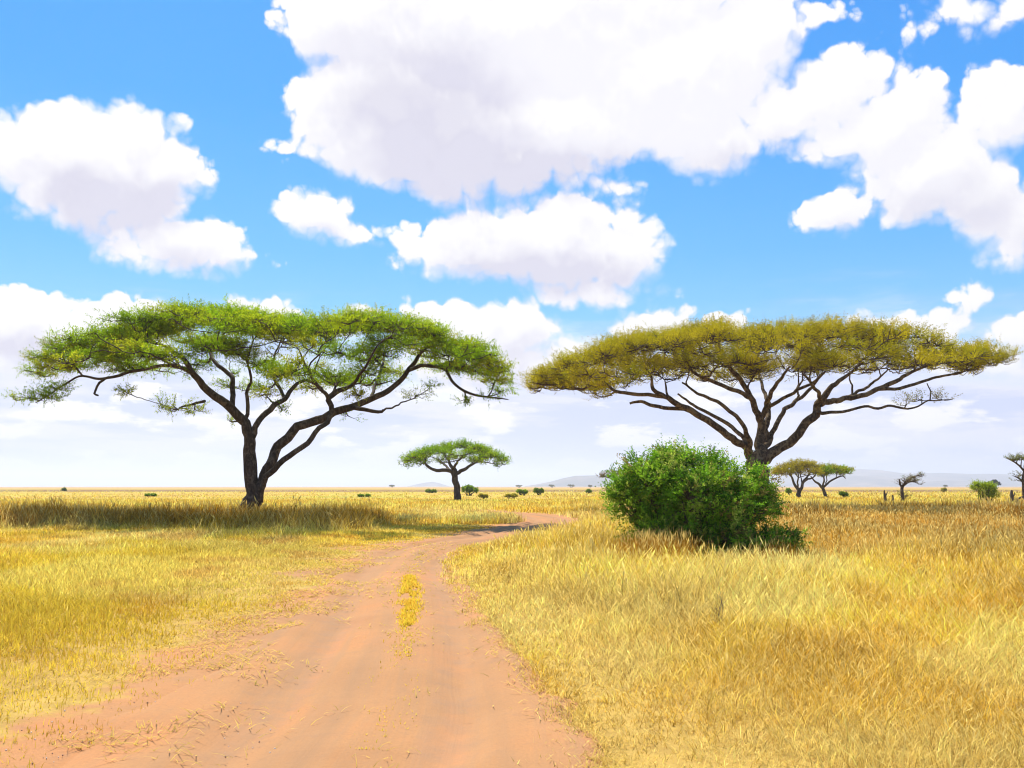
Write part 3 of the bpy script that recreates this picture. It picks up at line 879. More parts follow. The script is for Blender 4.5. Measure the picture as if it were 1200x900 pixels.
build_tree(
    "acacia_tree", "large olive brown umbrella acacia with many fanned limbs behind the dense bush", "tree", 70.0, (890, 596),
    trunk=[(890, 599, 0, 17), (889, 580, 0, 15.5), (888, 556, 0, 15), (888, 540, 0, 14.5), (890, 524, .4, 10), (893, 500, 1, 8.0), (889, 488, 1, 7.0), (881, 468, .6, 6.0), (868, 445, 0, 4.8), (850, 424, -.5, 3.4), (842, 405, -.6, 2)],
    limbs=[
        [(884, 541, 0, 9), (872, 522, -.5, 7.6), (850, 509, -1, 7.2), (822, 488, -1.5, 6.6), (795, 474, -1.8, 6.0), (780, 465, -2, 4.8), (766, 456, -2.2, 4.0), (764, 444, -2.4, 2.6), (758, 432, -2.6, 1.6)],
        [(812, 482, -1.5, 4.2), (792, 479, -1.0, 4.0), (767, 475, -.6, 3.6), (752, 470, -.3, 3.2), (738, 473, 0, 2.4)],
        [(780, 465, -2, 4.0), (755, 463, -1.2, 3.8), (726, 460, -.8, 3.3), (711, 452, -.5, 2.8), (697, 452, -.3, 2.3), (680, 456, 0, 1.9), (663, 455, .2, 1.5), (640, 450, .2, .9)],
        [(878, 530, 0, 5), (869, 511, .6, 4.2), (845, 492, 1.4, 3.7), (818, 478, 2.2, 3.1), (806, 470, 2.6, 2.4), (794, 462, 3, 1.8)],
        [(880, 532, -.4, 5.5), (877, 514, -1.2, 4.8), (866, 492, -2.4, 4.2), (844, 472, -3.4, 3.6), (819, 461, -4.2, 2.8), (800, 448, -5, 1.8)],
        [(883, 470, .6, 4.8), (872, 462, -.6, 4.4), (858, 456, -1.5, 4.2), (835, 446, -2.4, 3.8), (818, 440, -3, 3.2), (806, 426, -3.6, 2.2), (800, 412, -4, 1.4)],
        [(893, 490, 1, 5.4), (900, 472, .4, 5.0), (905, 458, -1, 4.2), (914, 444, -3, 3.2), (925, 430, -5, 2.0)],
        [(890, 545, .2, 13), (899, 533, .2, 10.5), (916, 522, .2, 9.6), (938, 504, 0, 8.8), (954, 485, -.3, 8.2), (963, 470, -.5, 7.2), (973, 455, -.8, 5.4), (984, 446, -1, 4.2), (1000, 434, -1.5, 2.6), (1012, 420, -2, 1.6)],
        [(960, 474, -.5, 6.4), (975, 470, .4, 5.8), (998, 466, .8, 5.2), (1030, 455, 1, 4.8), (1048, 446, 1.1, 4.2), (1060, 441, 1.2, 3.6), (1082, 430, 1.3, 2.6), (1100, 424, 1.3, 1.7)],
        [(1030, 456, 1, 3.6), (1052, 455, .4, 3.2), (1085, 446, .2, 2.9), (1106, 440, 0, 2.3), (1128, 436, 0, 1.6), (1150, 428, 0, 1)],
        [(956, 484, -.3, 4.2), (966, 484, -1, 3.4), (990, 482, -1.6, 2.9), (1013, 476, -2, 2.6), (1028, 478, -2, 2.6), (1042, 475, -2, 2.4), (1056, 478, -2, 2.1), (1072, 478, -2, 1.8), (1086, 470, -2, 1.5), (1098, 469, -2, 1.2), (1116, 468, -2, .7)],
        [(892, 536, .8, 7), (900, 520, 1.6, 5.6), (907, 504, 2.4, 5.0), (918, 482, 3.4, 4.4), (930, 472, 4.2, 4.0), (947, 458, 5, 3.4), (960, 444, 6, 2.2)],
        [(890, 534, 1, 7.5), (897, 514, 2, 6.6), (898, 494, 3, 5.8), (902, 478, 4, 4.8), (896, 460, 5.5, 3.6), (890, 440, 7, 2.2)],
        [(896, 480, 2, 4), (912, 470, .6, 3.6), (930, 460, -1, 3.3), (950, 450, -2.4, 2.8), (968, 436, -4, 1.8)],
        [(963, 472, -.5, 4.6), (957, 458, -2, 3.6), (950, 448, -3.4, 2.8), (940, 436, -5, 1.8)],
        [(990, 467, .8, 3.4), (1012, 456, 2.5, 3.0), (1026, 446, 4, 2.3), (1040, 434, 6, 1.4)],
        [(1090, 469, -2, 1.3), (1090, 458, -1.6, 1.2), (1086, 449, -1.2, 1.0)],
    ],
    top=[(611, 446), (640, 433), (670, 421), (700, 411), (730, 401), (760, 392), (800, 383), (840, 380), (880, 383), (910, 382), (950, 378), (990, 377), (1040, 381), (1070, 389), (1085, 397), (1120, 403), (1150, 406), (1190, 412)],
    bot=[(611, 458), (640, 462), (680, 460), (720, 454), (760, 450), (800, 445), (850, 446), (900, 446), (950, 444), (1000, 438), (1050, 432), (1100, 430), (1150, 432), (1190, 432)],
    extra=[(1080, 466, 20, 4, -2), (1104, 466, 14, 4, -2), (1062, 472, 10, 3, -2), (705, 464, 18, 4, 0), (1165, 416, 22, 6, 0), (640, 448, 24, 7, 0), (620, 452, 12, 5, 0), (672, 444, 26, 8, 0), (1140, 422, 26, 6, 0), (1178, 416, 12, 4, 0), (1186, 415, 8, 3, .3), (1150, 408, 20, 5, 0), (1168, 421, 16, 4, -.4)],
    npads=300, colors=OLIVE, seed=8, group=BIG, pad=(2.5, .66), twigs=26, spr=6.2, K=12, lw=(.18, .05), low=.34, up=.85, L=(.55, .95), ry=.68, twig_r=.032, flat=.3, rk=.58,
    barkm=M_BARK2, min_sep=.32)

build_tree(
    "acacia_tree", "small green flat topped acacia alone between the two large acacias", "tree", 122.0, (536.5, 586),
    trunk=[(536.5, 588, 0, 4.6), (536, 578, 0, 3.9), (534, 565, 0, 3.6), (533, 556, 0, 3.5), (531, 549, 0, 2.4), (526, 542, 0, 1.5), (524, 536, 0, 1)],
    limbs=[[(533, 556, 0, 2.6), (527, 551.5, 0, 2.3), (514, 551, 0, 2), (506, 549, 0, 1.7), (500, 545, 0, 1.5), (497, 541, 0, .9)],
           [(534, 556, 0, 2.6), (539, 552, 0, 2.2), (546, 548.5, 0, 1.9), (552, 545.5, 0, 1.5), (560, 541, 0, .9)],
           [(531, 549, 0, 1.6), (536, 542, -2, 1.4), (542, 535, -4, .9)], [(527, 551, 0, 1.5), (520, 544, 3, 1.3), (512, 538, 5, .8)]],
    top=[(467, 545), (482, 533), (498, 525), (520, 520), (540, 517), (562, 522), (585, 532), (596, 547)],
    bot=[(467, 548), (490, 546), (520, 543), (550, 543), (575, 543), (596, 550)],
    extra=[(476, 546, 8, 2, 0), (586, 546, 8, 3, 0), (578, 541, 10, 3, 0)],
    npads=95, colors=[(.27, .42, .012), (.23, .38, .012), (.32, .42, .014)], seed=12, flat=.7, pad=(1.6, .38), twigs=16, spr=4.0, K=8, lw=(.28, .09), L=(.5, .9), twig_r=.035, low=.28)

FARP = "acacias of the distant pair on the plain"
build_tree(
    "acacia_tree", "distant olive acacia with two stems, taller of the pair right of the bush", "tree", 150.0, (936.5, 583),
    trunk=[(936.5, 586, 0, 3), (936, 577, 0, 2.4), (935, 573, 0, 1.9), (931, 567.5, 0, 1.5), (928, 560, 0, 1.2), (924, 553, 0, .8)],
    limbs=[[(937, 576, 0, 1.9), (940, 570, 0, 1.6), (942.5, 562.5, 0, 1.4), (948, 556, 0, .9)], [(941, 566, 0, 1.2), (945, 562, 0, 1.1), (951, 560.5, 0, .9), (956, 556, 0, .6)], [(935, 573, 0, 1), (935, 564, -1, .9), (936, 556, -2, .6)]],
    top=[(902, 559), (912, 546), (925, 541), (938, 537.5), (950, 540), (960, 546), (966, 555)],
    bot=[(902, 560), (915, 559), (925, 558.5), (945, 559), (955, 559), (966, 558)],
    extra=[], npads=46, colors=[(.40, .34, .02), (.35, .31, .02), (.42, .34, .025)], seed=15, group=FARP, pad=(1.5, .55), twigs=15, spr=4, K=8, lw=(.32, .10), L=(.5, .9), twig_r=.035, low=.4)
build_tree(
    "acacia_tree", "distant greener acacia with slanting stem, lower of the pair right of the bush", "tree", 155.0, (967.5, 581),
    trunk=[(968, 584, 0, 2.3), (966.5, 577, 0, 1.9), (964, 571, 0, 1.7), (959, 566.5, 0, 1.3), (953, 562.5, 0, .9), (950, 558, 0, .6)],
    limbs=[[(964, 572, 0, 1.3), (970, 566, 0, 1.1), (979, 560, 0, .95), (987.5, 558, 0, .7), (991, 561, 0, .5)], [(964, 571, 0, 1.2), (965.5, 562, -1, .9), (966, 555, -2, .6)]],
    top=[(950, 553), (958, 546), (970, 543.5), (982, 544), (993, 548), (1001, 556)],
    bot=[(950, 559), (962, 558), (975, 557.5), (988, 558), (1001, 559)],
    extra=[(978, 552, 9, 3, -2)], npads=36, colors=[(.22, .36, .012), (.25, .34, .015), (.36, .34, .02)], seed=16, group=FARP, pad=(1.4, .5), twigs=15, spr=4, K=8, lw=(.32, .10), L=(.5, .9), twig_r=.035, low=.35)
build_tree(
    "acacia_tree", "far brown umbrella acacia mostly hidden behind the left side of the green bush", "tree", 165.0, (727, 580),
    trunk=[(727, 583, 0, 2), (726, 574, 0, 1.7), (725, 566, 0, 1.5), (722, 561, 0, 1), (716, 558, 0, .7)],
    limbs=[[(725, 567, 0, 1.3), (731, 561, 0, 1), (738, 557, 0, .6)], [(724, 564, 0, 1), (714, 560, 0, .8), (707, 558, 0, .5)]],
    top=[(699, 557), (708, 554), (720, 551), (735, 551), (747, 554), (755, 558)], bot=[(699, 559), (715, 560), (730, 560), (755, 560)],
    extra=[(706, 557.5, 7, 1.6, 0)], npads=24, colors=[(.20, .15, .045), (.17, .13, .04)], seed=18, pad=(1.3, .4), twigs=9, spr=2.6, K=7, lw=(.32, .10), L=(.4, .8), twig_r=.035)
build_tree(
    "thorn_tree", "sparse grey windswept thorn tree with a green clump at its foot", "tree", 100.0, (1058, 589),
    trunk=[(1058, 592, 0, 2.4), (1057.5, 582, 0, 2.0), (1057.5, 574, 0, 1.7), (1059, 568, 0, 1.4), (1063, 563, 0, 1), (1070, 559, 0, .7), (1080, 556, 0, .4)],
    limbs=[[(1057.5, 574, 0, 1.4), (1055, 567, 0, 1.1), (1054, 561, 0, .7)], [(1059, 569, 0, 1), (1066, 565, .5, .7), (1076, 562, 1, .4)]],
    top=[(1050, 562), (1056, 557), (1066, 556), (1076, 554), (1086, 554)], bot=[(1050, 566), (1058, 569), (1068, 569), (1078, 565), (1086, 558)],
    extra=[(1080, 556, 6, 1.6, 0), (1072, 563, 9, 2, 0), (1060, 563, 8, 3, 0), (1053, 566, 5, 3, 0), (1060, 581, 8, 5, -.5), (1054, 578, 4, 3, -.6), (1064, 579, 4, 3, -.6), (1080, 567, 4, 1.3, 0)],
    npads=18, colors=[(.24, .20, .10), (.20, .18, .08), (.17, .20, .05)], seed=21, pad=(.7, .3), twigs=6, spr=1.6, K=6, lw=(.17, .05), L=(.3, .6), twig_r=.03)
build_tree(
    "thorn_tree", "sparse thorn tree with two open leaf tiers at the right edge", "tree", 88.0, (1200, 592),
    trunk=[(1202, 595, 0, 2.6), (1201, 582, 0, 2.2), (1200, 570, 0, 1.9), (1200, 558, 0, 1.6), (1201, 546, 0, 1.2), (1203, 538, 0, .8)],
    limbs=[[(1200, 566, 0, 1.4), (1195, 561, 0, 1), (1189, 558, 0, .6)], [(1200, 552, 0, 1.2), (1194, 545, 0, 1), (1186, 540, 0, .7), (1179, 536, 0, .4)], [(1201, 560, 0, 1.2), (1210, 552, 0, 1), (1220, 545, 0, .5)]],
    top=[(1175, 537), (1184, 534), (1196, 531), (1210, 530), (1225, 534), (1232, 540)], bot=[(1175, 539), (1188, 541), (1200, 542), (1215, 543), (1232, 543)],
    extra=[(1192, 557, 8, 3, 0), (1198, 555, 10, 4, .5), (1206, 560, 8, 4, 0), (1191, 562, 6, 2, 0), (1185, 537, 8, 1.4, 0), (1196, 535, 8, 2, 0)],
    npads=22, colors=[(.20, .21, .05), (.22, .22, .08), (.16, .20, .04)], seed=23, pad=(.9, .3), twigs=7, spr=2.2, K=7, lw=(.17, .055), L=(.3, .6), twig_r=.028)


# ------------------------------------------------------------------ shrubs
def build_shrub(name, label, cat, base, Y0, lobes, colors, seed, group=None, twigs=900, spr=4, K=10, L=(.25, .5), lw=(.07, .022),
                twig_r=.012, stems=9, up=.5, shell=.55, spread=.8, leafm=None, rough=.12, wild=.45, tight=False, dead=0.0):
    """multi-stemmed shrub; lobes are (px, py, rx, ry, depth offset, depth radius) ellipsoids"""
    rs = np.random.default_rng(seed)
    b = at(base[0], base[1], Y0); b[2] = 0
    root = thing(name, label, cat, b, group)
    sc = Y0 / F
    lo = [(at(p, q, Y0 + dY), np.array([rx * sc, dr, ry * sc])) for (p, q, rx, ry, dY, dr) in lobes]
    vol = np.array([l[1].prod() ** (2 / 3) for l in lo]); vol /= vol.sum()
    tb = Tubes(); tw = Tubes(); SO = []; SA = []; SL = []; SC = []
    cols = np.array(colors)
    hubs = []
    for (c, r) in lo:
        for _ in range(max(2, int(stems * (r.max() / max(l[1].max() for l in lo))))):
            u = unit(rs.normal(0, 1, 3)); u[2] = abs(u[2]) * .8 - .25
            tip = c + r * u * rs.uniform(.45, .8); tip[2] = max(tip[2], .15)
            s0 = b + np.array([rs.normal(0, .12), rs.normal(0, .12), -.05]) * max(1, r[0])
            if abs(c[0] - b[0]) > r[0] * .7: s0 = s0 + np.array([(c[0] - b[0]) * .55, (c[1] - b[1]) * .55, 0])
            P = hermite(s0, tip, np.array([0, 0, tip[2] * .9]), (tip - s0) * .9, 9) + rs.normal(0, .03, (9, 3)) * max(r[0], .4)
            P[0] = s0
            tb.add(P, np.linspace(twig_r * 3.0, twig_r * .9, 9), 5)
            hubs.append(P[3:])
    hubs = np.concatenate(hubs)
    for i in range(twigs):
        li = rs.choice(len(lo), p=vol); c, r = lo[li]
        u = unit(rs.normal(0, 1, 3)); u[2] = u[2] if u[2] > -.55 else -u[2]
        e_ = c + r * u * (rs.uniform(shell, 1.0) ** .7) * (1 + rough * math.sin(u[0] * 8 + li * 1.7) * math.cos(u[2] * 8 + u[1] * 6 + li))
        if e_[2] < .12: e_[2] = rs.uniform(.1, .35)
        q = hubs[np.argmin(np.linalg.norm(hubs - e_, axis=1) + rs.uniform(0, .25, len(hubs)) * r[0])]
        dd = e_ - q; ln = np.linalg.norm(dd)
        mid = q + dd * .5 + rs.normal(0, .08, 3) * ln
        tw.add(np.array([q, mid, e_]), np.array([twig_r, twig_r * .7, twig_r * .4]), 3)
        s_n = max(1, int(rs.poisson(spr)))
        f = rs.uniform(.84 if tight else .5, 1.0, s_n)[:, None]
        o = mid + (e_ - mid) * (f * 2 - 1) + rs.normal(0, .03, (s_n, 3)) * r[0]
        a = unit(u * .75 + np.array([0, 0, up]) + rs.normal(0, wild, (s_n, 3)))
        t = cols[rs.integers(len(cols))] * rs.uniform(.75, 1.2)
        if rs.random() < dead * (3 if u[0] > .4 else .5): t = np.array([.36, .28, .07]) * rs.uniform(.6, 1.2)
        SO.append(o); SA.append(a); SL.append(rs.uniform(L[0], L[1], s_n) * np.where(rs.random(s_n) < .08, 1.6, 1.0)); SC.append(np.repeat(t[None], s_n, 0) * rs.uniform(.7, 1.25, (s_n, 1)))
    tb.build("stems", M_TWIG, root)["kind"] = "stuff"; tw.build("twigs", M_TWIG, root)["kind"] = "stuff"
    V, Q, C = sprays(np.concatenate(SO), np.concatenate(SA), np.concatenate(SL), K, lw, np.concatenate(SC), rs, spread=spread)
    V[:, 2] = np.maximum(V[:, 2], .01)
    mesh_np("foliage", V, quads=Q, col=np.clip(C, 0, 1), mat=leafm or M_BUSH, parent=root)
    return root


build_shrub(
    "dense_bush", "big dense green thorn bush in tall dry grass before the olive acacia", "bush", (815, 652), 25.0,
    lobes=[(806, 598, 80, 54, 0, 1.8), (764, 570, 46, 34, -.3, 1.1), (842, 576, 42, 32, .3, 1.2), (800, 552, 42, 25, 0, 1.0), (742, 590, 28, 38, .2, .9), (786, 630, 50, 30, -.8, 1.0), (820, 588, 44, 36, -1.2, .8),
           (878, 604, 24, 30, .2, .9), (912, 637, 36, 13, -.3, .8), (872, 642, 54, 18, -.9, .8), (836, 638, 40, 22, -1.2, .7), (738, 568, 20, 13, .1, .5), (884, 572, 17, 24, .5, .7), (893, 590, 15, 24, .6, .7), (780, 540, 20, 12, .1, .5), (726, 584, 15, 10, .3, .4), (836, 546, 16, 9, .2, .4)],
    colors=[(.24, .45, .022), (.18, .38, .018), (.31, .49, .03), (.21, .42, .02), (.40, .48, .07), (.12, .27, .014), (.08, .19, .012)], seed=31,
    twigs=2050, spr=4.6, K=12, L=(.20, .44), lw=(.078, .036), stems=22, up=.18, shell=.30, spread=.6, rough=.34, wild=.8, tight=True, dead=.06)

SH = "small shrubs dotted over the far plain"
shrubs = [
    ("round bright green shrub right of the lone distant acacia trunk", (550.5, 580), 185, [(546, 574.5, 7, 5.5), (554, 575, 8, 4.5), (550, 573, 6, 5)], "g", 8.0),
    ("low broken dark green shrub beyond the bare patches, left of a rounder one", (612, 579), 190, [(609, 576.5, 4.5, 2.5), (615, 577, 4, 2.6)], "g", 1),
    ("small rounded dark green shrub midway between the lone acacia and the large bush", (631, 580), 185, [(629, 576, 4, 3.6), (633.5, 576, 4, 3.4)], "d", 1),
    ("low brownish shrub close to the foot of the lone distant acacia, on its right", (566, 583.5), 140, [(564, 581.5, 3.4, 2.2), (569, 582, 3, 1.8)], "o", 1),
    ("wide flat olive shrub below the two dark green shrubs of the middle plain", (601, 583.5), 135, [(596, 581.6, 5, 1.8), (603, 581.3, 5, 2)], "o", 1),
    ("dark low shrub on the plain just left of the lone acacia's crown edge", (505, 577.5), 260, [(502, 576, 3.4, 1.3), (508, 576, 3.4, 1.2)], "d", 1),
    ("tiny dark shrub alone on the plain left of the large bush", (690.5, 577.5), 240, [(690, 576, 2.6, 1.5)], "d", 1),
    ("flat green shrub far behind the brown bunch grass at left", (177, 586), 170, [(173, 584, 3.6, 2), (180, 583.6, 4, 2.2)], "g", 1),
    ("dark speck of a shrub near the horizon above the bunch grass", (75, 575.5), 380, [(75, 574.3, 2, 1.3)], "d", 1),
    ("low green shrub between the big left acacia and the lone distant one", (427, 584.5), 160, [(423, 582.8, 5, 1.7), (431, 583, 4, 1.6)], "g", 1),
    ("small round green shrub left of the far pair of acacias", (924, 578.5), 190, [(924, 575.8, 3, 2.8)], "g", 1),
    ("low green shrub right of the far pair of acacias", (989, 581.5), 150, [(987, 579.2, 3.4, 2.2), (991, 579.8, 3, 1.8)], "g", 1),
    ("tiny shrub between the grey thorn tree and the bright green shrub", (1106, 575.5), 300, [(1106, 574.3, 2.4, 1.1)], "o", 1),
]
PAL = {"g": [(.22, .36, .016), (.28, .39, .02), (.19, .31, .015)], "d": [(.17, .27, .016), (.21, .30, .02)], "o": [(.52, .44, .04), (.46, .40, .035)]}
for i, (lab, base, Ys, lobes, c, big) in enumerate(shrubs):
    s = Ys / F
    build_shrub("shrub", lab, "shrub", base, Ys, [(a, b_, rx * (.86 if base[0] > 440 else .62), ry_ * (.84 if base[0] > 440 else .6), 0, rx * s) for (a, b_, rx, ry_) in lobes], PAL[c], 60 + i, SH,
                twigs=170 if big < 2 else 420, spr=3, K=7, L=(.9 * s, 2.0 * s), lw=(1.3 * s, .6 * s), twig_r=.16 * s, stems=5, shell=.3)
build_shrub("shrub", "bright yellow green feathery shrub between the grey thorn tree and the right edge", "shrub", (1156, 590), 100.0,
            [(1152, 574, 12, 5, 0, 1.0), (1146, 570, 9, 3, 0, .7), (1160, 573, 8, 6, .2, .8), (1165, 580, 6, 5, 0, .6), (1156, 582, 8, 5, 0, .6)],
            [(.38, .50, .02), (.34, .45, .02), (.42, .50, .03)], 90, SH, twigs=380, spr=3, K=8, L=(.25, .6), lw=(.16, .055), twig_r=.02, stems=6, shell=.3)

# far trees that show as specks on the horizon
HZ = "specks of trees along the horizon"
for i, (px, w, h_, lab) in enumerate([
        (608, 7, 1.5, "leftmost dark treetop speck on the horizon before the middle hill"), (646.5, 7, 2.3, "wider treetop speck on the horizon at the middle hill's left slope"),
        (669, 9, 2.6, "largest flat treetop speck on the horizon under the middle hill"), (691.5, 5, 1.8, "rightmost treetop speck on the horizon under the middle hill"),
        (459.5, 6, 1.8, "treetop speck on the horizon left of the lone distant acacia"), (1108, 4, 1.5, "treetop speck on the horizon at the foot of the long right range")]):
    Ys = 1500.0; s = Ys / F
    build_shrub("horizon_tree", lab, "tree", (px, 571), Ys, [(px - w * .2, 570 - h_ * .3, w * .3, h_ * .36, 0, w * .4 * s), (px + w * .2, 570.1 - h_ * .26, w * .28, h_ * .33, 0, w * .4 * s)],
                [(.17, .19, .05), (.20, .20, .06)], 120 + i, HZ, twigs=70, spr=2, K=6, L=(.5 * s, .9 * s), lw=(.8 * s, .4 * s), twig_r=.06 * s, stems=4, shell=.2)
Ys = 700.0; s = Ys / F
build_shrub("horizon_tree", "dark blue green peaked treetop on the horizon above the bright shrub at right", "tree", (1165, 571), Ys,
            [(1161, 567, 4.5, 2.2, 0, 3 * s), (1165, 565.4, 3.6, 2.6, 0, 3 * s), (1168.5, 567, 3.4, 2, 0, 2.5 * s)],
            [(.025, .045, .045), (.03, .05, .04)], 131, HZ, twigs=260, spr=3, K=7, L=(1.0 * s, 1.6 * s), lw=(1.2 * s, .55 * s), twig_r=.1 * s, stems=5, shell=.15)


# dead stumps
def stump(label, pts, Y0, branches, seed):
    b = at(pts[0][0], pts[0][1], Y0); b[2] = 0
    r = thing("dead_stump", label, "stump", b, "dead stumps standing in the tall grass at right")
    P, R = px_limb(pts, Y0); P[0, 2] = -.1
    m = 10; Pc = catmull(P, m); Rc = np.interp(np.linspace(0, len(R) - 1, m), np.arange(len(R)), R)
    t = Tubes(); t.add(Pc, Rc, 8, bump=.2); t.build("trunk", M_DEAD, r)
    for bpts in branches:
        P, R = px_limb(bpts, Y0); t = Tubes(); t.add(catmull(P, 7), np.linspace(R[0], R[-1], 7), 6, bump=.15); t.build("branch", M_DEAD, r)


stump("thin upright dead stump left of the grey thorn tree", [(1038.5, 594, 0, 1.9), (1038, 586, 0, 1.7), (1036.8, 579, 0, 1.3), (1036.3, 574.5, 0, .7)], 97.0, [[(1037.3, 582, 0, .8), (1039.5, 578, 0, .6), (1040, 576, 0, .3)]], 1)
stump("shorter pale dead stump touching the green clump of the grey thorn tree", [(1047.5, 594, 0, 1.5), (1047, 587, 0, 1.3), (1046, 580, 0, .8)], 98.0, [], 2)
stump("broken grey stump beside the edge thorn tree at far right", [(1186, 594, 0, 2.2), (1186.5, 585, 0, 2.0), (1185.5, 578, 0, 1.6), (1185.8, 574.5, 0, .9)], 90.0,
      [[(1186.5, 583, 0, 1.0), (1188.5, 580, 0, .8), (1189, 577, 0, .4)]], 3)
# bent fallen bough near the edge tree
b = at(1191, 590, 90.0); b[2] = 0
r = thing("fallen_branch", "bent dead bough arching out of the grass beside the broken grey stump", "branch", b)
P, R = px_limb([(1190, 590, 0, .8), (1193, 585, 0, .9), (1198, 582.5, 0, 1.1), (1206, 582, 0, 1.4), (1214, 588, 0, 1.6)], 90.0)
P[-1, 2] = 0.0
t = Tubes(); t.add(catmull(P, 12), np.interp(np.linspace(0, 4, 12), range(5), R), 7, bump=.15); t.build("bough", M_DEAD, r)

# dry weed stalks poking out of the near right grass
WG = "dead weed stalks in the right hand grass"
for i, (px, py, hh, lab) in enumerate([(845, 745, .40, "branched dry weed stalk in the middle of the right hand grass"),
                                       (1082, 690, .45, "dark twiggy weed stalk at the foot of the pale grass patch")]):
    rs = np.random.default_rng(200 + i)
    g = gp(px, py); g[2] = float(ground_z(g[0], g[1]))
    r = thing("dry_weed", lab, "weed", g, WG)
    t = Tubes(); hgt = hh * .85
    for k in range(7):
        a = rs.uniform(0, 2 * PI); rad = rs.uniform(.05, .3) * hgt
        tip = g + np.array([math.cos(a) * rad, math.sin(a) * rad, hgt * rs.uniform(.7, 1.1)])
        P = hermite(g, tip, np.array([0, 0, hgt]), (tip - g) * .8, 6)
        t.add(P, np.linspace(.003, .0015, 6), 3)
        for q in range(2):
            j = rs.integers(2, 5); e_ = P[j] + rs.normal(0, .08, 3) + np.array([0, 0, .12])
            t.add(np.array([P[j], (P[j] + e_) / 2 + .01, e_]), np.array([.003, .0025, .002]), 3)
    t.build("stalk", M_DEAD, r)


# ------------------------------------------------------------------ hills
m_hill, nt, out = newmat("far_hill_scrub")
tc = N(nt, "ShaderNodeTexCoord")
f = noise(nt, tc.outputs["Object"], .004, 6, .65)
c = ramp(nt, f, [(.35, (.07, .075, .05)), (.52, (.16, .13, .09)), (.68, (.30, .23, .17))])
p = N(nt, "ShaderNodeBsdfPrincipled"); p.inputs["Roughness"].default_value = 1; p.inputs["Specular IOR Level"].default_value = 0
nt.links.new(c, p.inputs["Base Color"]); nt.links.new(p.outputs[0], out.inputs[0])


def hill(prof, Y0, depth, seed):
    pr_ = np.array(prof, float)
    q = np.linspace(pr_[0, 0], pr_[-1, 0], 160); top_ = np.interp(q, pr_[:, 0], pr_[:, 1])
    hgt = np.maximum(0, (571.5 - top_)) / F * Y0
    xs = (q - 600) / F * Y0
    v = np.linspace(-1, 1, 40)
    XX, VV = np.meshgrid(xs, v)
    rough = fbm(XX / 420 + 5, VV * depth / 420, seed, 5)
    ridg = np.cos(VV * PI / 2) ** 1.1
    ZZ = hgt[None] * ridg * (1 - .35 * (1 - np.abs(np.cos(VV * PI / 2))) - .30 * (rough - .4) * (1 - ridg * .75)) - 1.0
    YY = Y0 + VV * depth
    nx_ = len(xs); ii = (np.arange(39)[:, None] * nx_ + np.arange(nx_ - 1)[None]).ravel()
    o = mesh_np("hills", np.stack([XX * (YY / Y0) ** 0, YY, ZZ], -1).reshape(-1, 3), quads=np.stack([ii, ii + 1, ii + nx_ + 1, ii + nx_], 1), mat=m_hill, smooth=True)
    o["kind"] = "structure"


hill([(868, 571), (890, 566), (905, 561), (940, 555), (970, 551.5), (1000, 550.5), (1022, 551.5), (1045, 555), (1062, 556.5), (1100, 555.5), (1130, 556.5), (1160, 556.5), (1200, 558.5), (1260, 562), (1330, 567), (1360, 571)], 9000, 1300, 5)
hill([(955, 570.5), (975, 564), (1000, 559), (1025, 558.5), (1045, 563), (1075, 566), (1110, 564), (1140, 566), (1180, 568), (1200, 570.5)], 7600, 600, 8)
hill([(615, 571), (632, 568), (645, 565.5), (660, 561.5), (674, 558.8), (700, 558.2), (725, 558.5), (755, 561), (785, 566), (810, 571)], 6500, 500, 6)
hill([(480, 571), (490, 568.5), (500, 566.5), (508, 565.8), (516, 567.5), (526, 571)], 8200, 350, 7)

# ------------------------------------------------------------------ air
bm_v = np.array([[x, y, z] for z in (-1.6, 185.0) for y in (-11500.0, 12900.0) for x in (-13000.0, 13000.0)])
hq = [[0, 2, 3, 1], [4, 5, 7, 6], [0, 1, 5, 4], [2, 6, 7, 3], [0, 4, 6, 2], [1, 3, 7, 5]]
m_haze, nt, out = newmat("haze_air")
pv = N(nt, "ShaderNodeVolumePrincipled")
pv.inputs["Color"].default_value = (.90, .93, 1.0, 1); pv.inputs["Density"].default_value = 1.7e-4; pv.inputs["Anisotropy"].default_value = .3
nt.links.new(pv.outputs[0], out.inputs["Volume"])
HAZE = True
if HAZE:
    hz = mesh_np("haze", bm_v, quads=hq, mat=m_haze)
    hz["kind"] = "stuff"

# ------------------------------------------------------------------ sun and sky
SUN_EL = math.radians(50); SH_ = np.array([-.36, .93]); SH_ /= np.linalg.norm(SH_)
S = Vector((SH_[0] * math.cos(SUN_EL), SH_[1] * math.cos(SUN_EL), math.sin(SUN_EL)))
sl = bpy.data.lights.new("sun", "SUN"); sl.energy = 5.0; sl.angle = math.radians(.53); sl.color = (1.0, .93, .80)
so = bpy.data.objects.new("sun", sl); so.rotation_euler = S.to_track_quat("Z", "Y").to_euler(); so.location = (0, 0, 60); COL.objects.link(so)

world = bpy.data.worlds.new("World"); scene.world = world; world.use_nodes = True
nt = world.node_tree; nt.nodes.clear()
wout = N(nt, "ShaderNodeOutputWorld"); bg = N(nt, "ShaderNodeBackground"); nt.links.new(bg.outputs[0], wout.inputs[0])
sky = N(nt, "ShaderNodeTexSky"); sky.sky_type = "NISHITA"; sky.sun_disc = False
sky.sun_elevation = SUN_EL; sky.sun_rotation = math.atan2(S.x, S.y); sky.air_density = 1.0; sky.dust_density = .6; sky.ozone_density = 1.5
BG = .1
bg.inputs["Strength"].default_value = .071

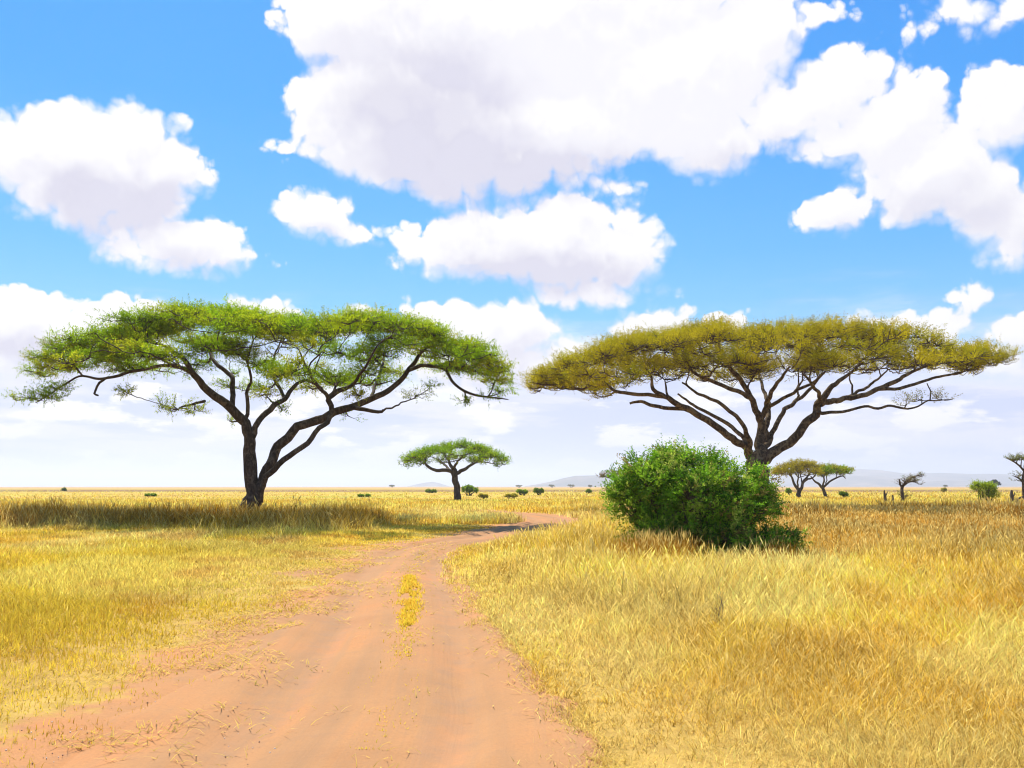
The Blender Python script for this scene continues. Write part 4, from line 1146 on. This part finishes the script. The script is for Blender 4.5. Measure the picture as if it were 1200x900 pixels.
# cumulus: (px, py, rx, ry) blobs, kept as bearings and heights above the horizon in milliradians
CLOUDS = [
    # left cumulus
    (120, 200, 112, 62), (70, 155, 46, 34), (155, 158, 58, 34), (20, 175, 48, 34), (100, 245, 62, 24), (195, 195, 40, 40), (205, 282, 66, 32), (255, 296, 52, 20), (165, 290, 50, 16),
    # great cloud at the top
    (640, 20, 250, 110), (455, 130, 112, 82), (405, 20, 78, 62), (585, 185, 110, 46), (530, 150, 110, 78), (780, 85, 140, 92), (835, 165, 56, 34), (890, 40, 50, 55), (370, 178, 34, 13), (650, 140, 110, 70), (720, 210, 30, 12),
    # arc on the right
    (975, 112, 74, 40), (920, 135, 60, 36), (1045, 150, 66, 52), (1085, 205, 74, 50), (1150, 235, 56, 50), (1185, 262, 40, 42), (1000, 165, 60, 26),
    (1170, 132, 50, 40), (1140, 14, 64, 20), (972, 248, 48, 17), (968, 16, 22, 10),
    # centre cumulus
    (630, 288, 146, 48), (668, 262, 76, 32), (545, 290, 68, 32), (725, 300, 54, 38), (690, 340, 66, 20), (372, 250, 42, 21), (425, 270, 30, 9),
    # low bank
    (30, 395, 70, 44), (150, 372, 50, 26), (100, 400, 90, 40), (300, 372, 40, 22), (365, 384, 46, 18), (420, 374, 22, 12), (545, 385, 80, 34), (500, 370, 34, 20), (600, 390, 50, 30), (575, 425, 100, 34),
    (775, 386, 62, 22), (748, 390, 32, 22), (845, 373, 22, 11), (1032, 376, 22, 8), (1100, 385, 34, 16), (1190, 388, 30, 14), (1142, 346, 14, 7), (1150, 420, 60, 20),
]
grp = bpy.data.node_groups.new("cloud_field", "ShaderNodeTree")
grp.interface.new_socket("P", in_out="INPUT", socket_type="NodeSocketVector")
grp.interface.new_socket("S", in_out="OUTPUT", socket_type="NodeSocketFloat")
g = grp; gi = N(g, "NodeGroupInput"); go = N(g, "NodeGroupOutput")
Pin = gi.outputs[0]
# warp the outline a little first
w1 = N(g, "ShaderNodeTexNoise"); setin(w1, Scale=.011, Detail=3.0, Roughness=.6); g.links.new(Pin, w1.inputs["Vector"])
vs = N(g, "ShaderNodeVectorMath", operation="SUBTRACT"); g.links.new(w1.outputs["Color"], vs.inputs[0]); vs.inputs[1].default_value = (.5, .5, .5)
vm = N(g, "ShaderNodeVectorMath", operation="MULTIPLY"); g.links.new(vs.outputs[0], vm.inputs[0]); vm.inputs[1].default_value = (46, 34, 0)
va_ = N(g, "ShaderNodeVectorMath", operation="ADD"); g.links.new(Pin, va_.inputs[0]); g.links.new(vm.outputs[0], va_.inputs[1])
Pw = va_.outputs[0]
acc = None; Pc_ = Pw
for bi, (px, py, rx, ry_) in enumerate(CLOUDS):
    d = ray(px, py); d = d / np.linalg.norm(d)
    az = math.atan2(d[0], d[1]) * 1000; el = math.asin(d[2]) * 1000
    k = 1000 / F * (1 / (1 + ((px - 600) / F) ** 2) ** .5)
    a, b_ = rx * k * 1.04, ry_ * 1000 / F * 1.04
    # every third blob hangs on the one before by a vanishing link, so that the shader works through them in turn
    if acc is not None and bi % 3 == 0:
        ma = N(g, "ShaderNodeVectorMath", operation="MULTIPLY_ADD"); g.links.new(acc, ma.inputs[0]); ma.inputs[1].default_value = (1e-7, 1e-7, 0); g.links.new(Pw, ma.inputs[2])
        Pc_ = ma.outputs[0]
    mp = N(g, "ShaderNodeVectorMath", operation="MULTIPLY_ADD"); mp.inputs[1].default_value = (1 / a, 1 / b_, 0); mp.inputs[2].default_value = (-az / a, -el / b_, 0)
    g.links.new(Pc_, mp.inputs[0])
    ln = N(g, "ShaderNodeVectorMath", operation="LENGTH"); g.links.new(mp.outputs[0], ln.inputs[0])
    sdf = math_n(g, "MULTIPLY_ADD", ln.outputs["Value"], min(a, b_), -min(a, b_))
    acc = sdf if acc is None else math_n(g, "SMOOTH_MIN", acc, sdf, 10.0)
s_ = math_n(g, "ADD", acc, -5.0)
# heaped round billows of three sizes
for (sc_, amp, mean) in ((.020, 19, .20), (.050, 13, .20), (.12, 5.0, .20)):
    vo = N(g, "ShaderNodeTexVoronoi"); vo.voronoi_dimensions = "2D"; vo.feature = "F1"; setin(vo, Scale=sc_, Detail=0.0)
    g.links.new(Pw, vo.inputs["Vector"])
    dd_ = math_n(g, "MULTIPLY", vo.outputs["Distance"], vo.outputs["Distance"])
    s_ = math_n(g, "ADD", s_, math_n(g, "MULTIPLY", math_n(g, "SUBTRACT", dd_, mean), amp))
n2 = N(g, "ShaderNodeTexNoise"); n2.noise_dimensions = "2D"; setin(n2, Scale=.09, Detail=3.0, Roughness=.6); g.links.new(Pin, n2.inputs["Vector"])
s_ = math_n(g, "ADD", s_, math_n(g, "MULTIPLY", math_n(g, "SUBTRACT", n2.outputs["Fac"], .5), 6))
g.links.new(s_, go.inputs[0])

tc = N(nt, "ShaderNodeTexCoord")
sp = N(nt, "ShaderNodeSeparateXYZ"); nt.links.new(tc.outputs["Generated"], sp.inputs[0])
az = math_n(nt, "ARCTAN2", sp.outputs[0], sp.outputs[1])
az = math_n(nt, "SUBTRACT", math_n(nt, "PINGPONG", math_n(nt, "ADD", az, PI / 4), PI / 2), PI / 4)
el = math_n(nt, "ARCSINE", sp.outputs[2])
cbn = N(nt, "ShaderNodeCombineXYZ")
nt.links.new(math_n(nt, "MULTIPLY", az, 1000), cbn.inputs[0]); elm = math_n(nt, "MULTIPLY", el, 1000); nt.links.new(elm, cbn.inputs[1])


def cf(dx, dy):
    v = N(nt, "ShaderNodeVectorMath", operation="ADD"); nt.links.new(cbn.outputs[0], v.inputs[0]); v.inputs[1].default_value = (dx, dy, 0)
    gn = N(nt, "ShaderNodeGroup"); gn.node_tree = grp; nt.links.new(v.outputs[0], gn.inputs[0])
    return gn.outputs[0]


def mr(v, a, b, c=0.0, d=1.0, smooth=True):
    n = N(nt, "ShaderNodeMapRange"); n.interpolation_type = "SMOOTHSTEP" if smooth else "LINEAR"
    n.inputs[1].default_value = a; n.inputs[2].default_value = b; n.inputs[3].default_value = c; n.inputs[4].default_value = d
    nt.links.new(v, n.inputs[0]); return n.outputs[0]


s0 = cf(0, 0); s1 = cf(-6, 20)
wn = N(nt, "ShaderNodeTexNoise"); wn.noise_dimensions = "2D"; setin(wn, Scale=.014, Detail=3.0, Roughness=.6); nt.links.new(cbn.outputs[0], wn.inputs["Vector"])
dsl = math_n(nt, "SUBTRACT", s1, s0)
slope = mr(dsl, -15, 19)                       # towards the sun: out of the cloud (bright) or into it
soft = math_n(nt, "ADD", mr(dsl, -12, 12, 18, 3.4), mr(wn.outputs["Fac"], .48, .72, 0, 12))
alpha = N(nt, "ShaderNodeMapRange"); alpha.interpolation_type = "SMOOTHSTEP"
nt.links.new(s0, alpha.inputs[0]); alpha.inputs[1].default_value = 2.0
nt.links.new(math_n(nt, "MULTIPLY", soft, -1), alpha.inputs[2])
alpha.inputs[3].default_value = 0; alpha.inputs[4].default_value = 1
# thick cloud bases that let less light through: (px, py, rx, ry, weight)
wv = N(nt, "ShaderNodeVectorMath", operation="MULTIPLY_ADD"); nt.links.new(wn.outputs["Color"], wv.inputs[0]); wv.inputs[1].default_value = (120, 70, 0)
av = N(nt, "ShaderNodeVectorMath", operation="ADD"); av.inputs[1].default_value = (-60, -35, 0); nt.links.new(cbn.outputs[0], av.inputs[0]); nt.links.new(av.outputs[0], wv.inputs[2])
shade = None
for (px, py, rx, ry_, wt) in [(470, 120, 130, 85, .80), (600, 215, 190, 48, 1.15), (550, 140, 110, 80, .45), (135, 240, 110, 46, 1.05), (655, 325, 140, 34, 1.0), (560, 290, 90, 36, .45), (1110, 255, 110, 50, .55),
                              (230, 305, 80, 22, .75), (860, 185, 80, 30, .5), (380, 262, 50, 16, .5), (60, 425, 120, 40, .8), (570, 435, 130, 40, .7), (985, 258, 50, 12, .5), (780, 405, 60, 16, .5), (620, 395, 60, 20, .4), (30, 400, 30, 30, .4)]:
    d = ray(px, py); d = d / np.linalg.norm(d); a0 = math.atan2(d[0], d[1]) * 1000; e0 = math.asin(d[2]) * 1000
    a, b_ = rx * 1000 / F, ry_ * 1000 / F
    mp = N(nt, "ShaderNodeVectorMath", operation="MULTIPLY_ADD"); mp.inputs[1].default_value = (1 / a, 1 / b_, 0); mp.inputs[2].default_value = (-a0 / a, -e0 / b_, 0)
    nt.links.new(wv.outputs[0], mp.inputs[0])
    ln = N(nt, "ShaderNodeVectorMath", operation="LENGTH"); nt.links.new(mp.outputs[0], ln.inputs[0])
    one = mr(ln.outputs["Value"], 1.3, .15, 0, wt * 1.15)
    shade = one if shade is None else math_n(nt, "ADD", shade, one)
shade = math_n(nt, "MULTIPLY", shade, mr(s1, 4, -40), clamp=True)
shade = math_n(nt, "MULTIPLY", shade, math_n(nt, "SUBTRACT", 1.18, math_n(nt, "MULTIPLY", slope, .42)), clamp=True)
white = (.90 / BG, .89 / BG, .90 / BG); grey = (.60 / BG, .585 / BG, .70 / BG)
ccol = mixc(nt, shade, white, grey)
ccol = mixc(nt, math_n(nt, "MULTIPLY", math_n(nt, "SUBTRACT", 1, slope), .42), ccol, (.70 / BG, .69 / BG, .79 / BG))
# clear blue: the physical sky evened out
blue = mixc(nt, 1.0, sky.outputs[0], (.36, 1.15, 1.6), "MULTIPLY")
ev = ramp(nt, math_n(nt, "DIVIDE", elm, 700, clamp=True), [(.20, (.26, .56, .86)), (.36, (.105, .41, .85)), (.58, (.03, .30, .84)), (.85, (.018, .24, .80))])
evs = mixc(nt, 1.0, ev, (1 / BG, 1 / BG, 1 / BG), "MULTIPLY")
blue = mixc(nt, .78, blue, evs)
# pale milky layer near the horizon with faint streaks
st_map = N(nt, "ShaderNodeMapping"); st_map.inputs["Scale"].default_value = (.0045, .03, 1); nt.links.new(cbn.outputs[0], st_map.inputs[0])
stn = N(nt, "ShaderNodeTexNoise"); stn.noise_dimensions = "2D"; setin(stn, Scale=1.0, Detail=5.0, Roughness=.6); nt.links.new(st_map.outputs[0], stn.inputs["Vector"])
el2 = math_n(nt, "ADD", elm, math_n(nt, "MULTIPLY", math_n(nt, "SUBTRACT", stn.outputs["Fac"], .5), 110))
milk = mr(el2, 95, 205, .98, .0)
pf_map = N(nt, "ShaderNodeMapping"); pf_map.inputs["Scale"].default_value = (.011, .034, 1); nt.links.new(cbn.outputs[0], pf_map.inputs[0])
pfn = N(nt, "ShaderNodeTexNoise"); pfn.noise_dimensions = "2D"; setin(pfn, Scale=1.0, Detail=5.0, Roughness=.55); nt.links.new(pf_map.outputs[0], pfn.inputs["Vector"])
milkc = mixc(nt, mr(stn.outputs["Fac"], .40, .62), (.57 / BG, .625 / BG, .85 / BG), (.76 / BG, .76 / BG, .88 / BG))
milkc = mixc(nt, mr(pfn.outputs["Fac"], .50, .62), milkc, (.90 / BG, .88 / BG, .91 / BG))
milkc = mixc(nt, mr(elm, 0, 75), (.62 / BG, .67 / BG, .86 / BG), milkc)
base = mixc(nt, milk, blue, milkc)
# clouds thin out into the milky layer low down
am = math_n(nt, "MULTIPLY", alpha.outputs[0], mr(elm, 55, 135, .0, 1.0))
final = mixc(nt, am, base, ccol)
# below the horizon
final = mixc(nt, mr(elm, -30, 0), (.5 / BG, .4 / BG, .25 / BG), final)
nt.links.new(final, bg.inputs[0])

# ------------------------------------------------------------------ render settings
scene.view_settings.view_transform = "Standard"; scene.view_settings.look = "None"
scene.view_settings.gamma = 1; scene.view_settings.use_curve_mapping = False
scene.view_settings.exposure = 0.68
scene.render.engine = "CYCLES"
cy = scene.cycles
cy.max_bounces = 5; cy.diffuse_bounces = 3; cy.glossy_bounces = 1; cy.transmission_bounces = 3; cy.volume_bounces = 0; cy.transparent_max_bounces = 8
cy.sample_clamp_indirect = 6.0
cy.use_denoising = True; cy.denoising_prefilter = 'ACCURATE'
cy.filter_width = 1.1
cy.use_adaptive_sampling = True; cy.adaptive_threshold = .012
world.cycles.sampling_method = "MANUAL"; world.cycles.sample_map_resolution = 512
